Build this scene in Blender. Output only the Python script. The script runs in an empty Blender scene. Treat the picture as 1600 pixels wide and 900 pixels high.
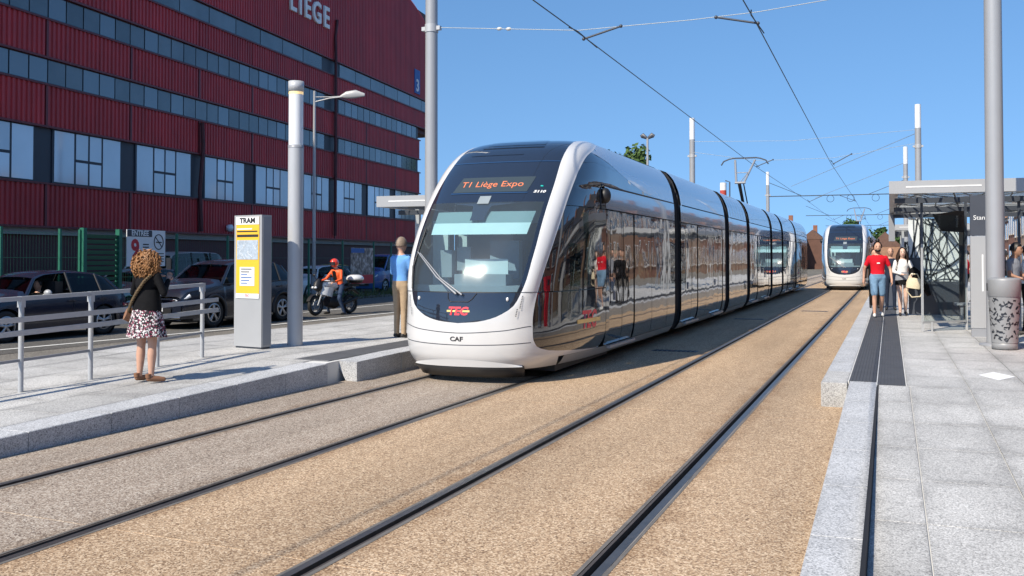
import bpy, bmesh, math, random
import numpy as np
from mathutils import Vector, Matrix
random.seed(7); np.random.seed(7)
PI = math.pi; R = math.radians
scn = bpy.context.scene
# ------------------------------------------------------------------ camera
cam = bpy.data.cameras.new('camera'); camo = bpy.data.objects.new('camera', cam); scn.collection.objects.link(camo)
camo.location = (0, 0, 1.7255); camo.rotation_euler = (R(90 + 1.2), 0, R(21.083))
cam.sensor_width = 36; cam.lens = 1530 / 1600 * 36
cam.shift_y = -(450 - 371.95) / 1600; cam.clip_start = .05; cam.clip_end = 6000
scn.camera = camo
# ------------------------------------------------------------------ sky, sun, exposure
SAZ, SEL = R(199.5), R(42.5)
w = bpy.data.worlds.new('World'); scn.world = w; w.use_nodes = True
nt = w.node_tree; bg = nt.nodes['Background']
sky = nt.nodes.new('ShaderNodeTexSky'); sky.sky_type = 'NISHITA'; sky.sun_disc = False
sky.sun_elevation = SEL; sky.sun_rotation = SAZ; sky.air_density = 1.0; sky.dust_density = .2; sky.ozone_density = 2.0; sky.altitude = 100
# the horizon band of the sky model is lifted a little so that the low sky stays blue all round
tcw = nt.nodes.new('ShaderNodeTexCoord'); mpw = nt.nodes.new('ShaderNodeMapping'); mpw.inputs['Scale'].default_value = (1, 1, .62); mpw.inputs['Location'].default_value = (0, 0, .2)
nt.links.new(tcw.outputs['Generated'], mpw.inputs[0]); nt.links.new(mpw.outputs[0], sky.inputs[0])
hsw = nt.nodes.new('ShaderNodeHueSaturation'); hsw.inputs['Saturation'].default_value = 1.2; nt.links.new(sky.outputs[0], hsw.inputs['Color'])
nt.links.new(hsw.outputs[0], bg.inputs[0]); bg.inputs[1].default_value = .136
sl = bpy.data.lights.new('sun', 'SUN'); sl.energy = 4.9; sl.angle = R(.53); sl.color = (1, .91, .77)
so = bpy.data.objects.new('sun', sl); scn.collection.objects.link(so)
sd = Vector((math.sin(SAZ) * math.cos(SEL), math.cos(SAZ) * math.cos(SEL), math.sin(SEL)))
so.rotation_euler = sd.to_track_quat('Z', 'Y').to_euler(); so.location = sd * 60
vs = scn.view_settings; vs.view_transform = 'Standard'; vs.look = 'None'; vs.exposure = 0.36; vs.gamma = 1
scn.cycles.max_bounces = 8; scn.cycles.transparent_max_bounces = 16; scn.cycles.use_denoising = True
scn.cycles.sample_clamp_indirect = 6
# ------------------------------------------------------------------ materials
M = {}
def mat(name, col, rough=.6, metal=0, coat=0, spec=.5, var=.08, vscale=3., bump=0, bscale=40., ior=None, emit=None, estr=1, alpha=1):
    if name in M: return M[name]
    m = bpy.data.materials.new(name); m.use_nodes = True; n = m.node_tree; b = n.nodes['Principled BSDF']
    b.inputs['Roughness'].default_value = rough; b.inputs['Metallic'].default_value = metal
    b.inputs['Coat Weight'].default_value = coat; b.inputs['Coat Roughness'].default_value = .03
    b.inputs['Specular IOR Level'].default_value = spec
    if ior: b.inputs['IOR'].default_value = ior
    if alpha < 1: b.inputs['Alpha'].default_value = alpha
    if emit: b.inputs['Emission Color'].default_value = (*emit, 1); b.inputs['Emission Strength'].default_value = estr
    g = n.nodes.new('ShaderNodeNewGeometry')
    if var > 0:
        nz = n.nodes.new('ShaderNodeTexNoise'); nz.inputs['Scale'].default_value = vscale; nz.inputs['Detail'].default_value = 5
        n.links.new(g.outputs['Position'], nz.inputs['Vector'])
        mx = n.nodes.new('ShaderNodeMix'); mx.data_type = 'RGBA'
        mx.inputs[6].default_value = (*[c * (1 - var * 2) for c in col], 1); mx.inputs[7].default_value = (*[min(1, c * (1 + var * 2)) for c in col], 1)
        n.links.new(nz.outputs[0], mx.inputs[0]); n.links.new(mx.outputs[2], b.inputs['Base Color'])
    else: b.inputs['Base Color'].default_value = (*col, 1)
    if bump:
        nb = n.nodes.new('ShaderNodeTexNoise'); nb.inputs['Scale'].default_value = bscale; nb.inputs['Detail'].default_value = 4
        n.links.new(g.outputs['Position'], nb.inputs['Vector'])
        bp = n.nodes.new('ShaderNodeBump'); bp.inputs['Strength'].default_value = bump; bp.inputs['Distance'].default_value = .02
        n.links.new(nb.outputs[0], bp.inputs['Height']); n.links.new(bp.outputs[0], b.inputs['Normal'])
    M[name] = m; return m
def ramp(n, fac, stops):
    r = n.nodes.new('ShaderNodeValToRGB'); e = r.color_ramp.elements
    while len(e) < len(stops): e.new(.5)
    for q, (p, c) in zip(e, stops): q.position = p; q.color = (*c, 1)
    n.links.new(fac, r.inputs[0]); return r.outputs[0]
def speckle(name, stops, scale, blotch=.25, bscale=.5, rough=.85, bump=.5, streak=0, var2=None):
    m = bpy.data.materials.new(name); m.use_nodes = True; n = m.node_tree; b = n.nodes['Principled BSDF']
    b.inputs['Roughness'].default_value = rough; b.inputs['Specular IOR Level'].default_value = .3
    g = n.nodes.new('ShaderNodeNewGeometry')
    v = n.nodes.new('ShaderNodeTexVoronoi'); v.inputs['Scale'].default_value = scale; n.links.new(g.outputs['Position'], v.inputs['Vector'])
    sp = n.nodes.new('ShaderNodeSeparateColor'); n.links.new(v.outputs['Color'], sp.inputs[0])
    c = ramp(n, sp.outputs[0], stops)
    nz = n.nodes.new('ShaderNodeTexNoise'); nz.inputs['Scale'].default_value = bscale; nz.inputs['Detail'].default_value = 8; nz.inputs['Roughness'].default_value = .65
    mp = n.nodes.new('ShaderNodeMapping'); mp.inputs['Scale'].default_value = (1, (.45 if streak == 1 else streak) if streak else 1, 1)
    n.links.new(g.outputs['Position'], mp.inputs[0]); n.links.new(mp.outputs[0], nz.inputs['Vector'])
    k = ramp(n, nz.outputs[0], [(.3, (1 - blotch,) * 3), (.7, (1 + blotch * .3,) * 3)])
    mx = n.nodes.new('ShaderNodeMix'); mx.data_type = 'RGBA'; mx.blend_type = 'MULTIPLY'; mx.inputs[0].default_value = 1
    n.links.new(c, mx.inputs[6]); n.links.new(k, mx.inputs[7]); n.links.new(mx.outputs[2], b.inputs['Base Color'])
    if bump:
        bp = n.nodes.new('ShaderNodeBump'); bp.inputs['Strength'].default_value = bump; bp.inputs['Distance'].default_value = .006
        n.links.new(sp.outputs[1], bp.inputs['Height']); n.links.new(bp.outputs[0], b.inputs['Normal'])
    M[name] = m; return m
def glassmat(name, tint, rough=.01, ior=1.5, dark=0):
    m = bpy.data.materials.new(name); m.use_nodes = True; n = m.node_tree; n.nodes.remove(n.nodes['Principled BSDF'])
    o = n.nodes['Material Output']; t = n.nodes.new('ShaderNodeBsdfTransparent'); t.inputs[0].default_value = (*tint, 1)
    g = n.nodes.new('ShaderNodeBsdfGlossy'); g.inputs['Roughness'].default_value = rough
    lw = n.nodes.new('ShaderNodeLayerWeight'); lw.inputs[0].default_value = .5; pw = n.nodes.new('ShaderNodeMath'); pw.operation = 'POWER'; pw.inputs[1].default_value = 4.5; n.links.new(lw.outputs['Facing'], pw.inputs[0])
    f = n.nodes.new('ShaderNodeMath'); f.operation = 'MULTIPLY_ADD'; f0 = ((ior - 1) / (ior + 1)) ** 2; f.inputs[1].default_value = 1 - f0; f.inputs[2].default_value = f0; n.links.new(pw.outputs[0], f.inputs[0])
    mx = n.nodes.new('ShaderNodeMixShader'); n.links.new(f.outputs[0], mx.inputs[0]); n.links.new(t.outputs[0], mx.inputs[1]); n.links.new(g.outputs[0], mx.inputs[2])
    n.links.new(mx.outputs[0], o.inputs[0]); M[name] = m; return m
speckle('agg_tan', [(0, (.15, .095, .06)), (.2, (.325, .216, .13)), (.6, (.50, .347, .215)), (1, (.75, .59, .41))], 95, .30, .8, bump=.6, streak=.13)
speckle('agg_grey', [(0, (.12, .09, .07)), (.22, (.25, .19, .145)), (.6, (.40, .325, .255)), (1, (.62, .55, .46))], 95, .32, .8, bump=.6, streak=.13)
speckle('granite', [(0, (.24, .235, .225)), (.25, (.40, .393, .378)), (.6, (.52, .512, .49)), (1, (.67, .66, .635))], 125, .28, .9, .75, .25, streak=1)
speckle('granite_kerb', [(0, (.22, .225, .23)), (.25, (.39, .395, .40)), (.6, (.50, .505, .51)), (1, (.63, .635, .64))], 110, .14, 1.2, .7, .25)
speckle('asphalt', [(0, (.07, .066, .06)), (.5, (.115, .108, .098)), (1, (.19, .18, .16))], 60, .3, .4, .9, .5)
speckle('asphalt_pale', [(0, (.10, .092, .08)), (.5, (.19, .172, .145)), (1, (.30, .275, .235))], 60, .25, .5, .9, .5)
speckle('soil', [(0, (.10, .09, .07)), (1, (.22, .2, .16))], 8, .3, .1, .95, .3)
mat('tactile_grey', (.15, .152, .158), .75, bump=.15, bscale=60, var=.12); mat('bead', (.22, .2, .18), .8); mat('tactile', (.066, .068, .075), .75, bump=.15, bscale=60, var=.12)
mat('mortar', (.62, .61, .58), .9); mat('joint_pale', (.55, .46, .36), .9); mat('dark_gap', (.02, .02, .022), .9)
mat('steel_rail', (.17, .155, .14), .38, .75, 0, .4, var=.2, vscale=9); mat('rail_side', (.085, .07, .06), .6, .3, var=.25, vscale=12)
mat('sealant', (.14, .128, .115), .8, var=.2, vscale=7); mat('groove', (.012, .01, .009), .9)
mat('white_paint', (.61, .61, .605), .28, coat=.6, var=.04, vscale=1.3); mat('line_paint', (.72, .71, .66), .7, var=.12, vscale=6, bump=.1)
mat('column_grey', (.44, .45, .465), .4, .1, var=.03); mat('lattice_grey', (.10, .11, .125), .5, var=.05); mat('grey_pole', (.34, .35, .365), .38, .15, var=.03); mat('grey_light', (.36, .365, .37), .4, .1, var=.03); mat('grey_mid', (.27, .28, .30), .45, .1, var=.04)
mat('grey_dark', (.055, .062, .078), .45, .1, var=.06); mat('galv', (.43, .44, .45), .45, .2, var=.06, vscale=14)
mat('black', (.012, .012, .014), .5, var=.1); mat('rubber', (.014, .014, .015), .75, var=.1)
mat('tram_dark', (.013, .0135, .016), .035, 0, 1, .8, 0, ior=1.62); mat('tram_glass', (.010, .011, .012), .015, 0, 1, .9, 0, ior=1.7)
mat('tram_silver', (.56, .59, .63), .25, .45, .6, .5, .01); mat('tram_band', (.26, .285, .32), .14, .6, .8, .5, .01)
mat('tram_skirt', (.40, .40, .395), .3, .1, .4, var=.03); mat('tram_lower', (.12, .105, .09), .07, .55, 1, .6, 0, ior=1.6); mat('tram_navy', (.018, .024, .038), .06, 0, 1, .6, 0)
mat('tram_white_rim', (.72, .73, .75), .22, coat=.8, var=.01)
mat('led', (.02, .01, .01), .5, emit=(1, .28, .12), estr=1.1, var=0); mat('led_panel', (.045, .06, .068), .25, var=0); mat('signal_green', (0, .2, .18), .4, emit=(0, .5, .45), estr=.6, var=0)
mat('tec_red', (.80, .07, .09), .4, var=0); mat('tec_yellow', (.90, .62, .22), .4, var=0); mat('ink', (.02, .02, .022), .6, var=0)
mat('visor', (.52, .66, .64), .8, var=.03); mat('visor2', (.20, .29, .29), .8, var=.03); mat('cab_grey', (.22, .26, .28), .7, var=.1); mat('cab_pale', (.50, .58, .58), .7, var=.08); mat('cab_blue', (.26, .33, .40), .7, var=.1)
glassmat('windscreen', (.74, .87, .90), .13, 1.75); glassmat('clear_glass', (.86, .90, .90), .01, 1.45); glassmat('car_glass', (.10, .13, .15), .02, 1.5)
mat('red_clad', (.43, .026, .032), .5, .0, var=.14, vscale=.7, bump=.03, bscale=3); mat('red_trim', (.13, .015, .02), .5, var=.1); mat('red_dark', (.07, .012, .015), .6, var=.2)
mat('frame_navy', (.022, .03, .045), .5, var=.1); mat('window_glass', (.085, .105, .125), .04, .25, 0, .9, .12, .35, ior=1.75); mat('window_pale', (.43, .48, .54), .08, .15, 0, .9, .16, .3, ior=1.7)
mat('strip_glass', (.075, .095, .11), .12, .1, 0, .7, .3, .8, ior=1.6); mat('concrete', (.33, .32, .30), .85, var=.12, vscale=1.5); mat('roof_dark', (.06, .058, .06), .8)
mat('green_paint', (.02, .13, .085), .45, var=.1, vscale=5); mat('white_print', (.75, .75, .74), .6, var=.02); mat('red_print', (.55, .02, .03), .6, var=0); mat('blue_print', (.03, .12, .36), .6, var=.05)
mat('yellow_print', (.80, .45, .03), .5, var=.02); mat('map_print', (.36, .42, .48), .6, var=.25, vscale=22)
mat('skin', (.52, .30, .21), .55, var=.08, vscale=9); mat('skin_tan', (.36, .19, .12), .55, var=.08, vscale=9); mat('skin_pale', (.62, .42, .33), .55, var=.06, vscale=9)
mat('hair_dark', (.012, .009, .008), .5, var=.2, vscale=40); mat('hair_brown', (.035, .018, .011), .45, var=.2, vscale=40); mat('hair_curly', (.26, .12, .04), .5, var=.35, vscale=22); mat('hair_grey', (.24, .18, .13), .6, var=.2, vscale=40)
mat('cloth_black', (.008, .008, .009), .85, spec=.12, var=.2, vscale=9, bump=.25, bscale=25); mat('cloth_red', (.58, .012, .025), .8, spec=.12, var=.1, vscale=9, bump=.3, bscale=22); mat('cloth_blue', (.14, .33, .66), .85, spec=.12, var=.08, vscale=9, bump=.3, bscale=20)
mat('denim', (.16, .27, .40), .85, spec=.12, var=.18, vscale=14, bump=.3, bscale=25); mat('denim_dark', (.035, .055, .10), .85, spec=.12, var=.2, vscale=14, bump=.3, bscale=25); mat('khaki', (.40, .29, .185), .85, spec=.12, var=.1, vscale=8, bump=.4, bscale=18)
mat('cloth_white', (.74, .73, .72), .85, var=.04, vscale=9, bump=.25, bscale=22); mat('cloth_grey', (.24, .25, .28), .85, var=.1, vscale=9, bump=.25, bscale=22); mat('cloth_navy', (.02, .028, .05), .85, spec=.12, var=.2, vscale=9)
mat('shoe_white', (.72, .72, .70), .6); mat('shoe_dark', (.03, .027, .025), .6); mat('shoe_brown', (.22, .105, .055), .6); mat('bag_cream', (.66, .57, .40), .8, var=.1, vscale=30, bump=.4, bscale=60)
mat('hivis', (.80, .11, .02), .6, var=.1, vscale=9); mat('helmet_red', (.68, .05, .025), .25, coat=.7, var=0)
mat('car_navy', (.010, .014, .030), .2, .0, .45, var=0); mat('car_black', (.011, .014, .024), .2, .0, .45, var=0); mat('car_white', (.66, .67, .67), .15, 0, 1, var=.01); mat('car_grey', (.16, .165, .17), .2, .5, 1, var=.01); mat('car_yellow', (.62, .50, .03), .25, 0, .8, var=.01); mat('car_blue', (.03, .10, .30), .25, 0, .8, var=.01); mat('van_beige', (.33, .32, .29), .3, 0, .6, var=.03)
mat('alloy', (.50, .50, .51), .3, .8, var=.03); mat('chrome', (.65, .66, .68), .12, 1, var=0); mat('lamp_lens', (.7, .72, .74), .1, 0, 1, var=0); mat('lamp_red', (.40, .015, .02), .15, 0, 1, var=0)
mat('diffuser', (.72, .74, .76), .35, var=.02, spec=.5); mat('lamp_warm', (.9, .7, .3), .4, emit=(1, .66, .3), estr=.5, var=0)
mat('wire_dark', (.045, .06, .072), .5, .3, var=0); mat('wire_pale', (.34, .38, .40), .45, .2, var=0); mat('insul', (.55, .55, .52), .5, var=0)
mat('brick', (.24, .105, .062), .85, var=.22, vscale=2.5, bump=.2, bscale=30); mat('brick2', (.30, .165, .10), .85, var=.2, vscale=2.5, bump=.2, bscale=30); mat('brick3', (.36, .24, .16), .85, var=.2, vscale=2.5)
mat('stone_pale', (.48, .45, .40), .8); mat('slate', (.05, .05, .058), .7, var=.2); mat('tile_brown', (.13, .07, .05), .8, var=.2)
mat('bark', (.09, .065, .045), .9, var=.2, vscale=8); mat('leaf', (.065, .115, .028), .7, var=.35, vscale=2.2, spec=.3); mat('leaf2', (.04, .085, .022), .7, var=.35, vscale=1.6, spec=.3); mat('weed', (.09, .11, .04), .8, var=.3)
mat('chim_red', (.45, .06, .04), .7); mat('wood', (.28, .19, .11), .8, var=.2, vscale=6)
def tweak(name, rnd=0, wav=0, streak=0, edge=0, film=0):
    m = M[name]; n = m.node_tree; b = n.nodes.get('Principled BSDF')
    if wav:      # slight waviness of large glossy panels
        g = n.nodes.new('ShaderNodeNewGeometry'); z = n.nodes.new('ShaderNodeTexNoise'); z.inputs['Scale'].default_value = 1.6; z.inputs['Detail'].default_value = 1.5; n.links.new(g.outputs['Position'], z.inputs['Vector'])
        bp = n.nodes.new('ShaderNodeBump'); bp.inputs['Strength'].default_value = wav; bp.inputs['Distance'].default_value = .05; n.links.new(z.outputs[0], bp.inputs['Height']); n.links.new(bp.outputs[0], b.inputs['Normal']); n.links.new(bp.outputs[0], b.inputs['Coat Normal'])
    def mul(sock):
        i = b.inputs['Base Color']; mx = n.nodes.new('ShaderNodeMix'); mx.data_type = 'RGBA'; mx.blend_type = 'MULTIPLY'; mx.inputs[0].default_value = 1
        if i.is_linked: n.links.new(i.links[0].from_socket, mx.inputs[6])
        else: mx.inputs[6].default_value = i.default_value
        n.links.new(sock, mx.inputs[7]); n.links.new(mx.outputs[2], i)
    if rnd: o = n.nodes.new('ShaderNodeObjectInfo'); mul(ramp(n, o.outputs['Random'], [(0, (1 - rnd,) * 3), (1, (1 + rnd,) * 3)]))
    if streak:
        g = n.nodes.new('ShaderNodeNewGeometry'); mp = n.nodes.new('ShaderNodeMapping'); mp.inputs['Scale'].default_value = (2.5, 2.5, .18); n.links.new(g.outputs['Position'], mp.inputs[0])
        z = n.nodes.new('ShaderNodeTexNoise'); z.inputs['Scale'].default_value = 1.2; z.inputs['Detail'].default_value = 6; n.links.new(mp.outputs[0], z.inputs['Vector']); mul(ramp(n, z.outputs[0], [(.3, (1 - streak,) * 3), (.65, (1.04,) * 3)]))
    if edge:     # dirt gathered along the slab joints
        t = n.nodes.new('ShaderNodeTexCoord'); sp = n.nodes.new('ShaderNodeSeparateXYZ'); n.links.new(t.outputs['Generated'], sp.inputs[0]); ds = []
        for ax in (0, 1):
            a = n.nodes.new('ShaderNodeMath'); a.operation = 'SUBTRACT'; n.links.new(sp.outputs[ax], a.inputs[0]); a.inputs[1].default_value = .5
            c = n.nodes.new('ShaderNodeMath'); c.operation = 'ABSOLUTE'; n.links.new(a.outputs[0], c.inputs[0]); ds.append(c)
        mxx = n.nodes.new('ShaderNodeMath'); mxx.operation = 'MAXIMUM'; n.links.new(ds[0].outputs[0], mxx.inputs[0]); n.links.new(ds[1].outputs[0], mxx.inputs[1])
        g = n.nodes.new('ShaderNodeNewGeometry'); z = n.nodes.new('ShaderNodeTexNoise'); z.inputs['Scale'].default_value = 2.6; z.inputs['Detail'].default_value = 7; n.links.new(g.outputs['Position'], z.inputs['Vector'])
        ma = n.nodes.new('ShaderNodeMath'); ma.operation = 'MULTIPLY_ADD'; n.links.new(z.outputs[0], ma.inputs[0]); ma.inputs[1].default_value = -.55; n.links.new(mxx.outputs[0], ma.inputs[2])
        mul(ramp(n, ma.outputs[0], [(0, (1.04,) * 3), (.12, (1,) * 3), (.28, (1 - edge,) * 3)]))
for a in ('tram_dark', 'tram_glass', 'tram_lower'): tweak(a, wav=.10)
tweak('red_clad', rnd=.10, streak=.22); tweak('window_pale', rnd=.22); tweak('strip_glass', rnd=.35); tweak('granite', rnd=.09, edge=.24); tweak('granite_kerb', rnd=.05, edge=.1)
def dusty_sky_veil(name, amt, c):
    n = M[name].node_tree; o = n.nodes['Material Output']; src = o.inputs[0].links[0].from_socket; d = n.nodes.new('ShaderNodeBsdfDiffuse'); d.inputs[0].default_value = (*c, 1); mx = n.nodes.new('ShaderNodeMixShader'); mx.inputs[0].default_value = amt
    n.links.new(src, mx.inputs[1]); n.links.new(d.outputs[0], mx.inputs[2]); n.links.new(mx.outputs[0], o.inputs[0])
def rail_dust(name):     # brake dust and rust that has settled on the slabs beside the rails
    n = M[name].node_tree; b = n.nodes['Principled BSDF']; g = n.nodes.new('ShaderNodeNewGeometry'); sp = n.nodes.new('ShaderNodeSeparateXYZ'); n.links.new(g.outputs['Position'], sp.inputs[0]); last = None
    for x in (-6.31, -4.78, -3.04, -1.535):
        a = n.nodes.new('ShaderNodeMath'); a.operation = 'ADD'; a.inputs[1].default_value = -x; n.links.new(sp.outputs[0], a.inputs[0]); c = n.nodes.new('ShaderNodeMath'); c.operation = 'ABSOLUTE'; n.links.new(a.outputs[0], c.inputs[0])
        if last: q = n.nodes.new('ShaderNodeMath'); q.operation = 'MINIMUM'; n.links.new(last.outputs[0], q.inputs[0]); n.links.new(c.outputs[0], q.inputs[1]); last = q
        else: last = c
    z = n.nodes.new('ShaderNodeTexNoise'); z.inputs['Scale'].default_value = 2.2; z.inputs['Detail'].default_value = 8; n.links.new(g.outputs['Position'], z.inputs['Vector'])
    ma = n.nodes.new('ShaderNodeMath'); ma.operation = 'MULTIPLY_ADD'; n.links.new(z.outputs[0], ma.inputs[0]); ma.inputs[1].default_value = .5; n.links.new(last.outputs[0], ma.inputs[2])
    k = ramp(n, ma.outputs[0], [(.30, (.74, .68, .62)), (.50, (1, 1, 1))]); i = b.inputs['Base Color']; mx = n.nodes.new('ShaderNodeMix'); mx.data_type = 'RGBA'; mx.blend_type = 'MULTIPLY'; mx.inputs[0].default_value = 1
    n.links.new(i.links[0].from_socket, mx.inputs[6]); n.links.new(k, mx.inputs[7]); n.links.new(mx.outputs[2], i)
rail_dust('agg_tan'); rail_dust('agg_grey')
dusty_sky_veil('windscreen', .07, (.45, .55, .62))  # light dust plus a bluish veil of reflected sky, painted as diffuse colour
def floral():
    m = bpy.data.materials.new('floral'); m.use_nodes = True; n = m.node_tree; b = n.nodes['Principled BSDF']; b.inputs['Roughness'].default_value = .85
    g = n.nodes.new('ShaderNodeTexCoord'); v = n.nodes.new('ShaderNodeTexVoronoi'); v.inputs['Scale'].default_value = 62; n.links.new(g.outputs['Object'], v.inputs['Vector'])
    s = n.nodes.new('ShaderNodeSeparateColor'); n.links.new(v.outputs['Color'], s.inputs[0])
    c = ramp(n, s.outputs[0], [(0, (.012, .011, .014)), (.52, (.014, .012, .016)), (.56, (.62, .60, .60)), (.78, (.66, .63, .62)), (.82, (.30, .03, .07)), (1, (.16, .05, .10))]); n.links.new(c, b.inputs[0]); M['floral'] = m
floral()
def poster_mat():
    m = bpy.data.materials.new('poster'); m.use_nodes = True; n = m.node_tree; b = n.nodes['Principled BSDF']; b.inputs['Roughness'].default_value = .5
    g = n.nodes.new('ShaderNodeTexCoord'); v = n.nodes.new('ShaderNodeTexNoise'); v.inputs['Scale'].default_value = 5; v.inputs['Detail'].default_value = 7; n.links.new(g.outputs['Object'], v.inputs['Vector'])
    c = ramp(n, v.outputs[0], [(.3, (.03, .03, .035)), (.45, (.16, .13, .11)), (.55, (.30, .25, .22)), (.65, (.5, .47, .45))]); n.links.new(c, b.inputs[0]); M['poster'] = m
poster_mat()
# ------------------------------------------------------------------ mesh helpers
col = scn.collection
class MB:
    def __init__(s): s.v = []; s.f = []; s.sm = []
    def add(s, vs, fs, smooth=False):
        o = len(s.v); s.v += [tuple(map(float, p)) for p in vs]; s.f += [tuple(i + o for i in f) for f in fs]; s.sm += [smooth] * len(fs); return s
    def box(s, x0, x1, y0, y1, z0, z1):
        return s.add([(x0, y0, z0), (x1, y0, z0), (x1, y1, z0), (x0, y1, z0), (x0, y0, z1), (x1, y0, z1), (x1, y1, z1), (x0, y1, z1)],
                     [(3, 2, 1, 0), (4, 5, 6, 7), (0, 1, 5, 4), (1, 2, 6, 5), (2, 3, 7, 6), (3, 0, 4, 7)])
    def hexa(s, b, t): return s.add(list(b) + list(t), [(3, 2, 1, 0), (4, 5, 6, 7), (0, 1, 5, 4), (1, 2, 6, 5), (2, 3, 7, 6), (3, 0, 4, 7)])
    def tube(s, pts, r, n=8, caps=True, smooth=True, flat=1.0):
        pts = [Vector(p) for p in pts]; rs = r if isinstance(r, (list, tuple)) else [r] * len(pts)
        rings = []; prev = None
        for i, p in enumerate(pts):
            d = (pts[min(i + 1, len(pts) - 1)] - pts[max(i - 1, 0)]).normalized()
            if prev is None:
                a = Vector((0, 0, 1)) if abs(d.z) < .9 else Vector((1, 0, 0)); u = d.cross(a).normalized()
            else: u = (prev - d * prev.dot(d)).normalized()
            prev = u; v = d.cross(u); rr = rs[i]
            ru, rv = rr if isinstance(rr, (list, tuple)) else (rr, rr * flat)
            rings.append([p + u * math.cos(2 * PI * k / n) * ru + v * math.sin(2 * PI * k / n) * rv for k in range(n)])
        vs = [q for g in rings for q in g]; fs = []
        for i in range(len(rings) - 1):
            for k in range(n): fs.append((i * n + k, i * n + (k + 1) % n, (i + 1) * n + (k + 1) % n, (i + 1) * n + k))
        s.add(vs, fs, smooth)
        if caps: s.add(rings[0], [tuple(range(n))[::-1]]); s.add(rings[-1], [tuple(range(n))])
        return s
    def cyl(s, x, y, z0, z1, r0, r1=None, n=24): return s.tube([(x, y, z0), (x, y, z1)], [r0, r0 if r1 is None else r1], n)
    def lathe(s, prof, n=24, c=(0, 0, 0), axis='z', smooth=True):
        vs = []
        for (r, h) in prof:
            for k in range(n):
                a = 2 * PI * k / n; p = (r * math.cos(a), r * math.sin(a), h)
                if axis == 'x': p = (h, p[0], p[1])
                if axis == 'y': p = (p[0], h, p[1])
                vs.append((p[0] + c[0], p[1] + c[1], p[2] + c[2]))
        fs = [(i * n + k, i * n + (k + 1) % n, (i + 1) * n + (k + 1) % n, (i + 1) * n + k) for i in range(len(prof) - 1) for k in range(n)]
        return s.add(vs, fs, smooth)
    def prism(s, poly, h0, h1, fn):
        n = len(poly); vs = [fn(a, b, h0) for a, b in poly] + [fn(a, b, h1) for a, b in poly]
        return s.add(vs, [tuple(range(n))[::-1], tuple(range(n, 2 * n))] + [(i, (i + 1) % n, n + (i + 1) % n, n + i) for i in range(n)])
    def grid(s, rows, smooth=True):
        m = len(rows[0]); vs = [p for r in rows for p in r]
        return s.add(vs, [(i * m + k, i * m + k + 1, (i + 1) * m + k + 1, (i + 1) * m + k) for i in range(len(rows) - 1) for k in range(m - 1)], smooth)
    def ball(s, c, r, n=12, m=8):
        rx, ry, rz = r if isinstance(r, (list, tuple)) else (r, r, r)
        rows = [[(c[0] + rx * math.sin(PI * j / m) * math.cos(2 * PI * k / n), c[1] + ry * math.sin(PI * j / m) * math.sin(2 * PI * k / n), c[2] + rz * math.cos(PI * j / m)) for k in range(n + 1)] for j in range(m + 1)]
        return s.grid(rows)
    def build(s, name, m, parent=None, loc=None, rot=None):
        me = bpy.data.meshes.new(name); me.from_pydata(s.v, [], s.f); me.materials.append(M[m] if isinstance(m, str) else m)
        me.polygons.foreach_set('use_smooth', s.sm); me.update()
        return link(name, me, parent, loc, rot)
def link(name, me, parent=None, loc=None, rot=None):
    o = bpy.data.objects.new(name, me); col.objects.link(o)
    if parent: o.parent = parent
    if loc is not None: o.location = loc
    if rot is not None: o.rotation_euler = rot
    return o
def tag(o, label, cat, group=None, kind=None):
    o['label'] = label; o['category'] = cat
    if group: o['group'] = group
    if kind: o['kind'] = kind
    return o
def thing(name, label, cat, loc=(0, 0, 0), rz=0, group=None):
    o = bpy.data.objects.new(name, None); col.objects.link(o); o.location = loc; o.rotation_euler = (0, 0, rz); o.empty_display_size = .2
    return tag(o, label, cat, group)
def struct(o, label, cat=None):
    o['kind'] = 'structure'; o['label'] = label
    if cat: o['category'] = cat
    return o
def clone(o, parent=None):
    c = o.copy(); col.objects.link(c)
    if parent: c.parent = parent
    for ch in list(o.children): clone(ch, c)
    return c
def text_mesh(st, size, extrude=0, align='CENTER', bold=0):
    cu = bpy.data.curves.new('lettering', 'FONT'); cu.body = st; cu.size = size; cu.extrude = extrude; cu.align_x = align; cu.align_y = 'CENTER'; cu.offset = bold; cu.resolution_u = 3
    o = bpy.data.objects.new('lettering', cu); col.objects.link(o); dg = bpy.context.evaluated_depsgraph_get()
    me = bpy.data.meshes.new_from_object(o.evaluated_get(dg)); bpy.data.objects.remove(o); me.materials.clear(); return me
def text(name, st, size, m, parent, loc, xdir, ydir, extrude=.004, align='CENTER', bold=0, xs=1):
    me = text_mesh(st, size, extrude, align, bold); me.materials.append(M[m])
    x = Vector(xdir).normalized(); y = Vector(ydir).normalized(); z = x.cross(y)
    mt = Matrix(((x.x, y.x, z.x), (x.y, y.y, z.y), (x.z, y.z, z.z))).to_4x4(); mt = Matrix.Translation(loc) @ mt @ Matrix.Diagonal((xs, 1, 1, 1))
    o = link(name, me, parent); o.matrix_local = mt; return o
def ip(t, pts):
    n = len(pts)
    if t <= pts[0][0]: return pts[0][1]
    if t >= pts[-1][0]: return pts[-1][1]
    xs = [p[0] for p in pts]; ys = [p[1] for p in pts]
    d = [(ys[i + 1] - ys[i]) / (xs[i + 1] - xs[i]) for i in range(n - 1)]
    m = [d[0]] + [0 if d[i - 1] * d[i] <= 0 else 2 * d[i - 1] * d[i] / (d[i - 1] + d[i]) for i in range(1, n - 1)] + [d[-1]]
    for i in range(n - 1):
        if t <= xs[i + 1]:
            h = xs[i + 1] - xs[i]; u = (t - xs[i]) / h
            return (2 * u**3 - 3 * u * u + 1) * ys[i] + (u**3 - 2 * u * u + u) * h * m[i] + (-2 * u**3 + 3 * u * u) * ys[i + 1] + (u**3 - u * u) * h * m[i + 1]
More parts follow.
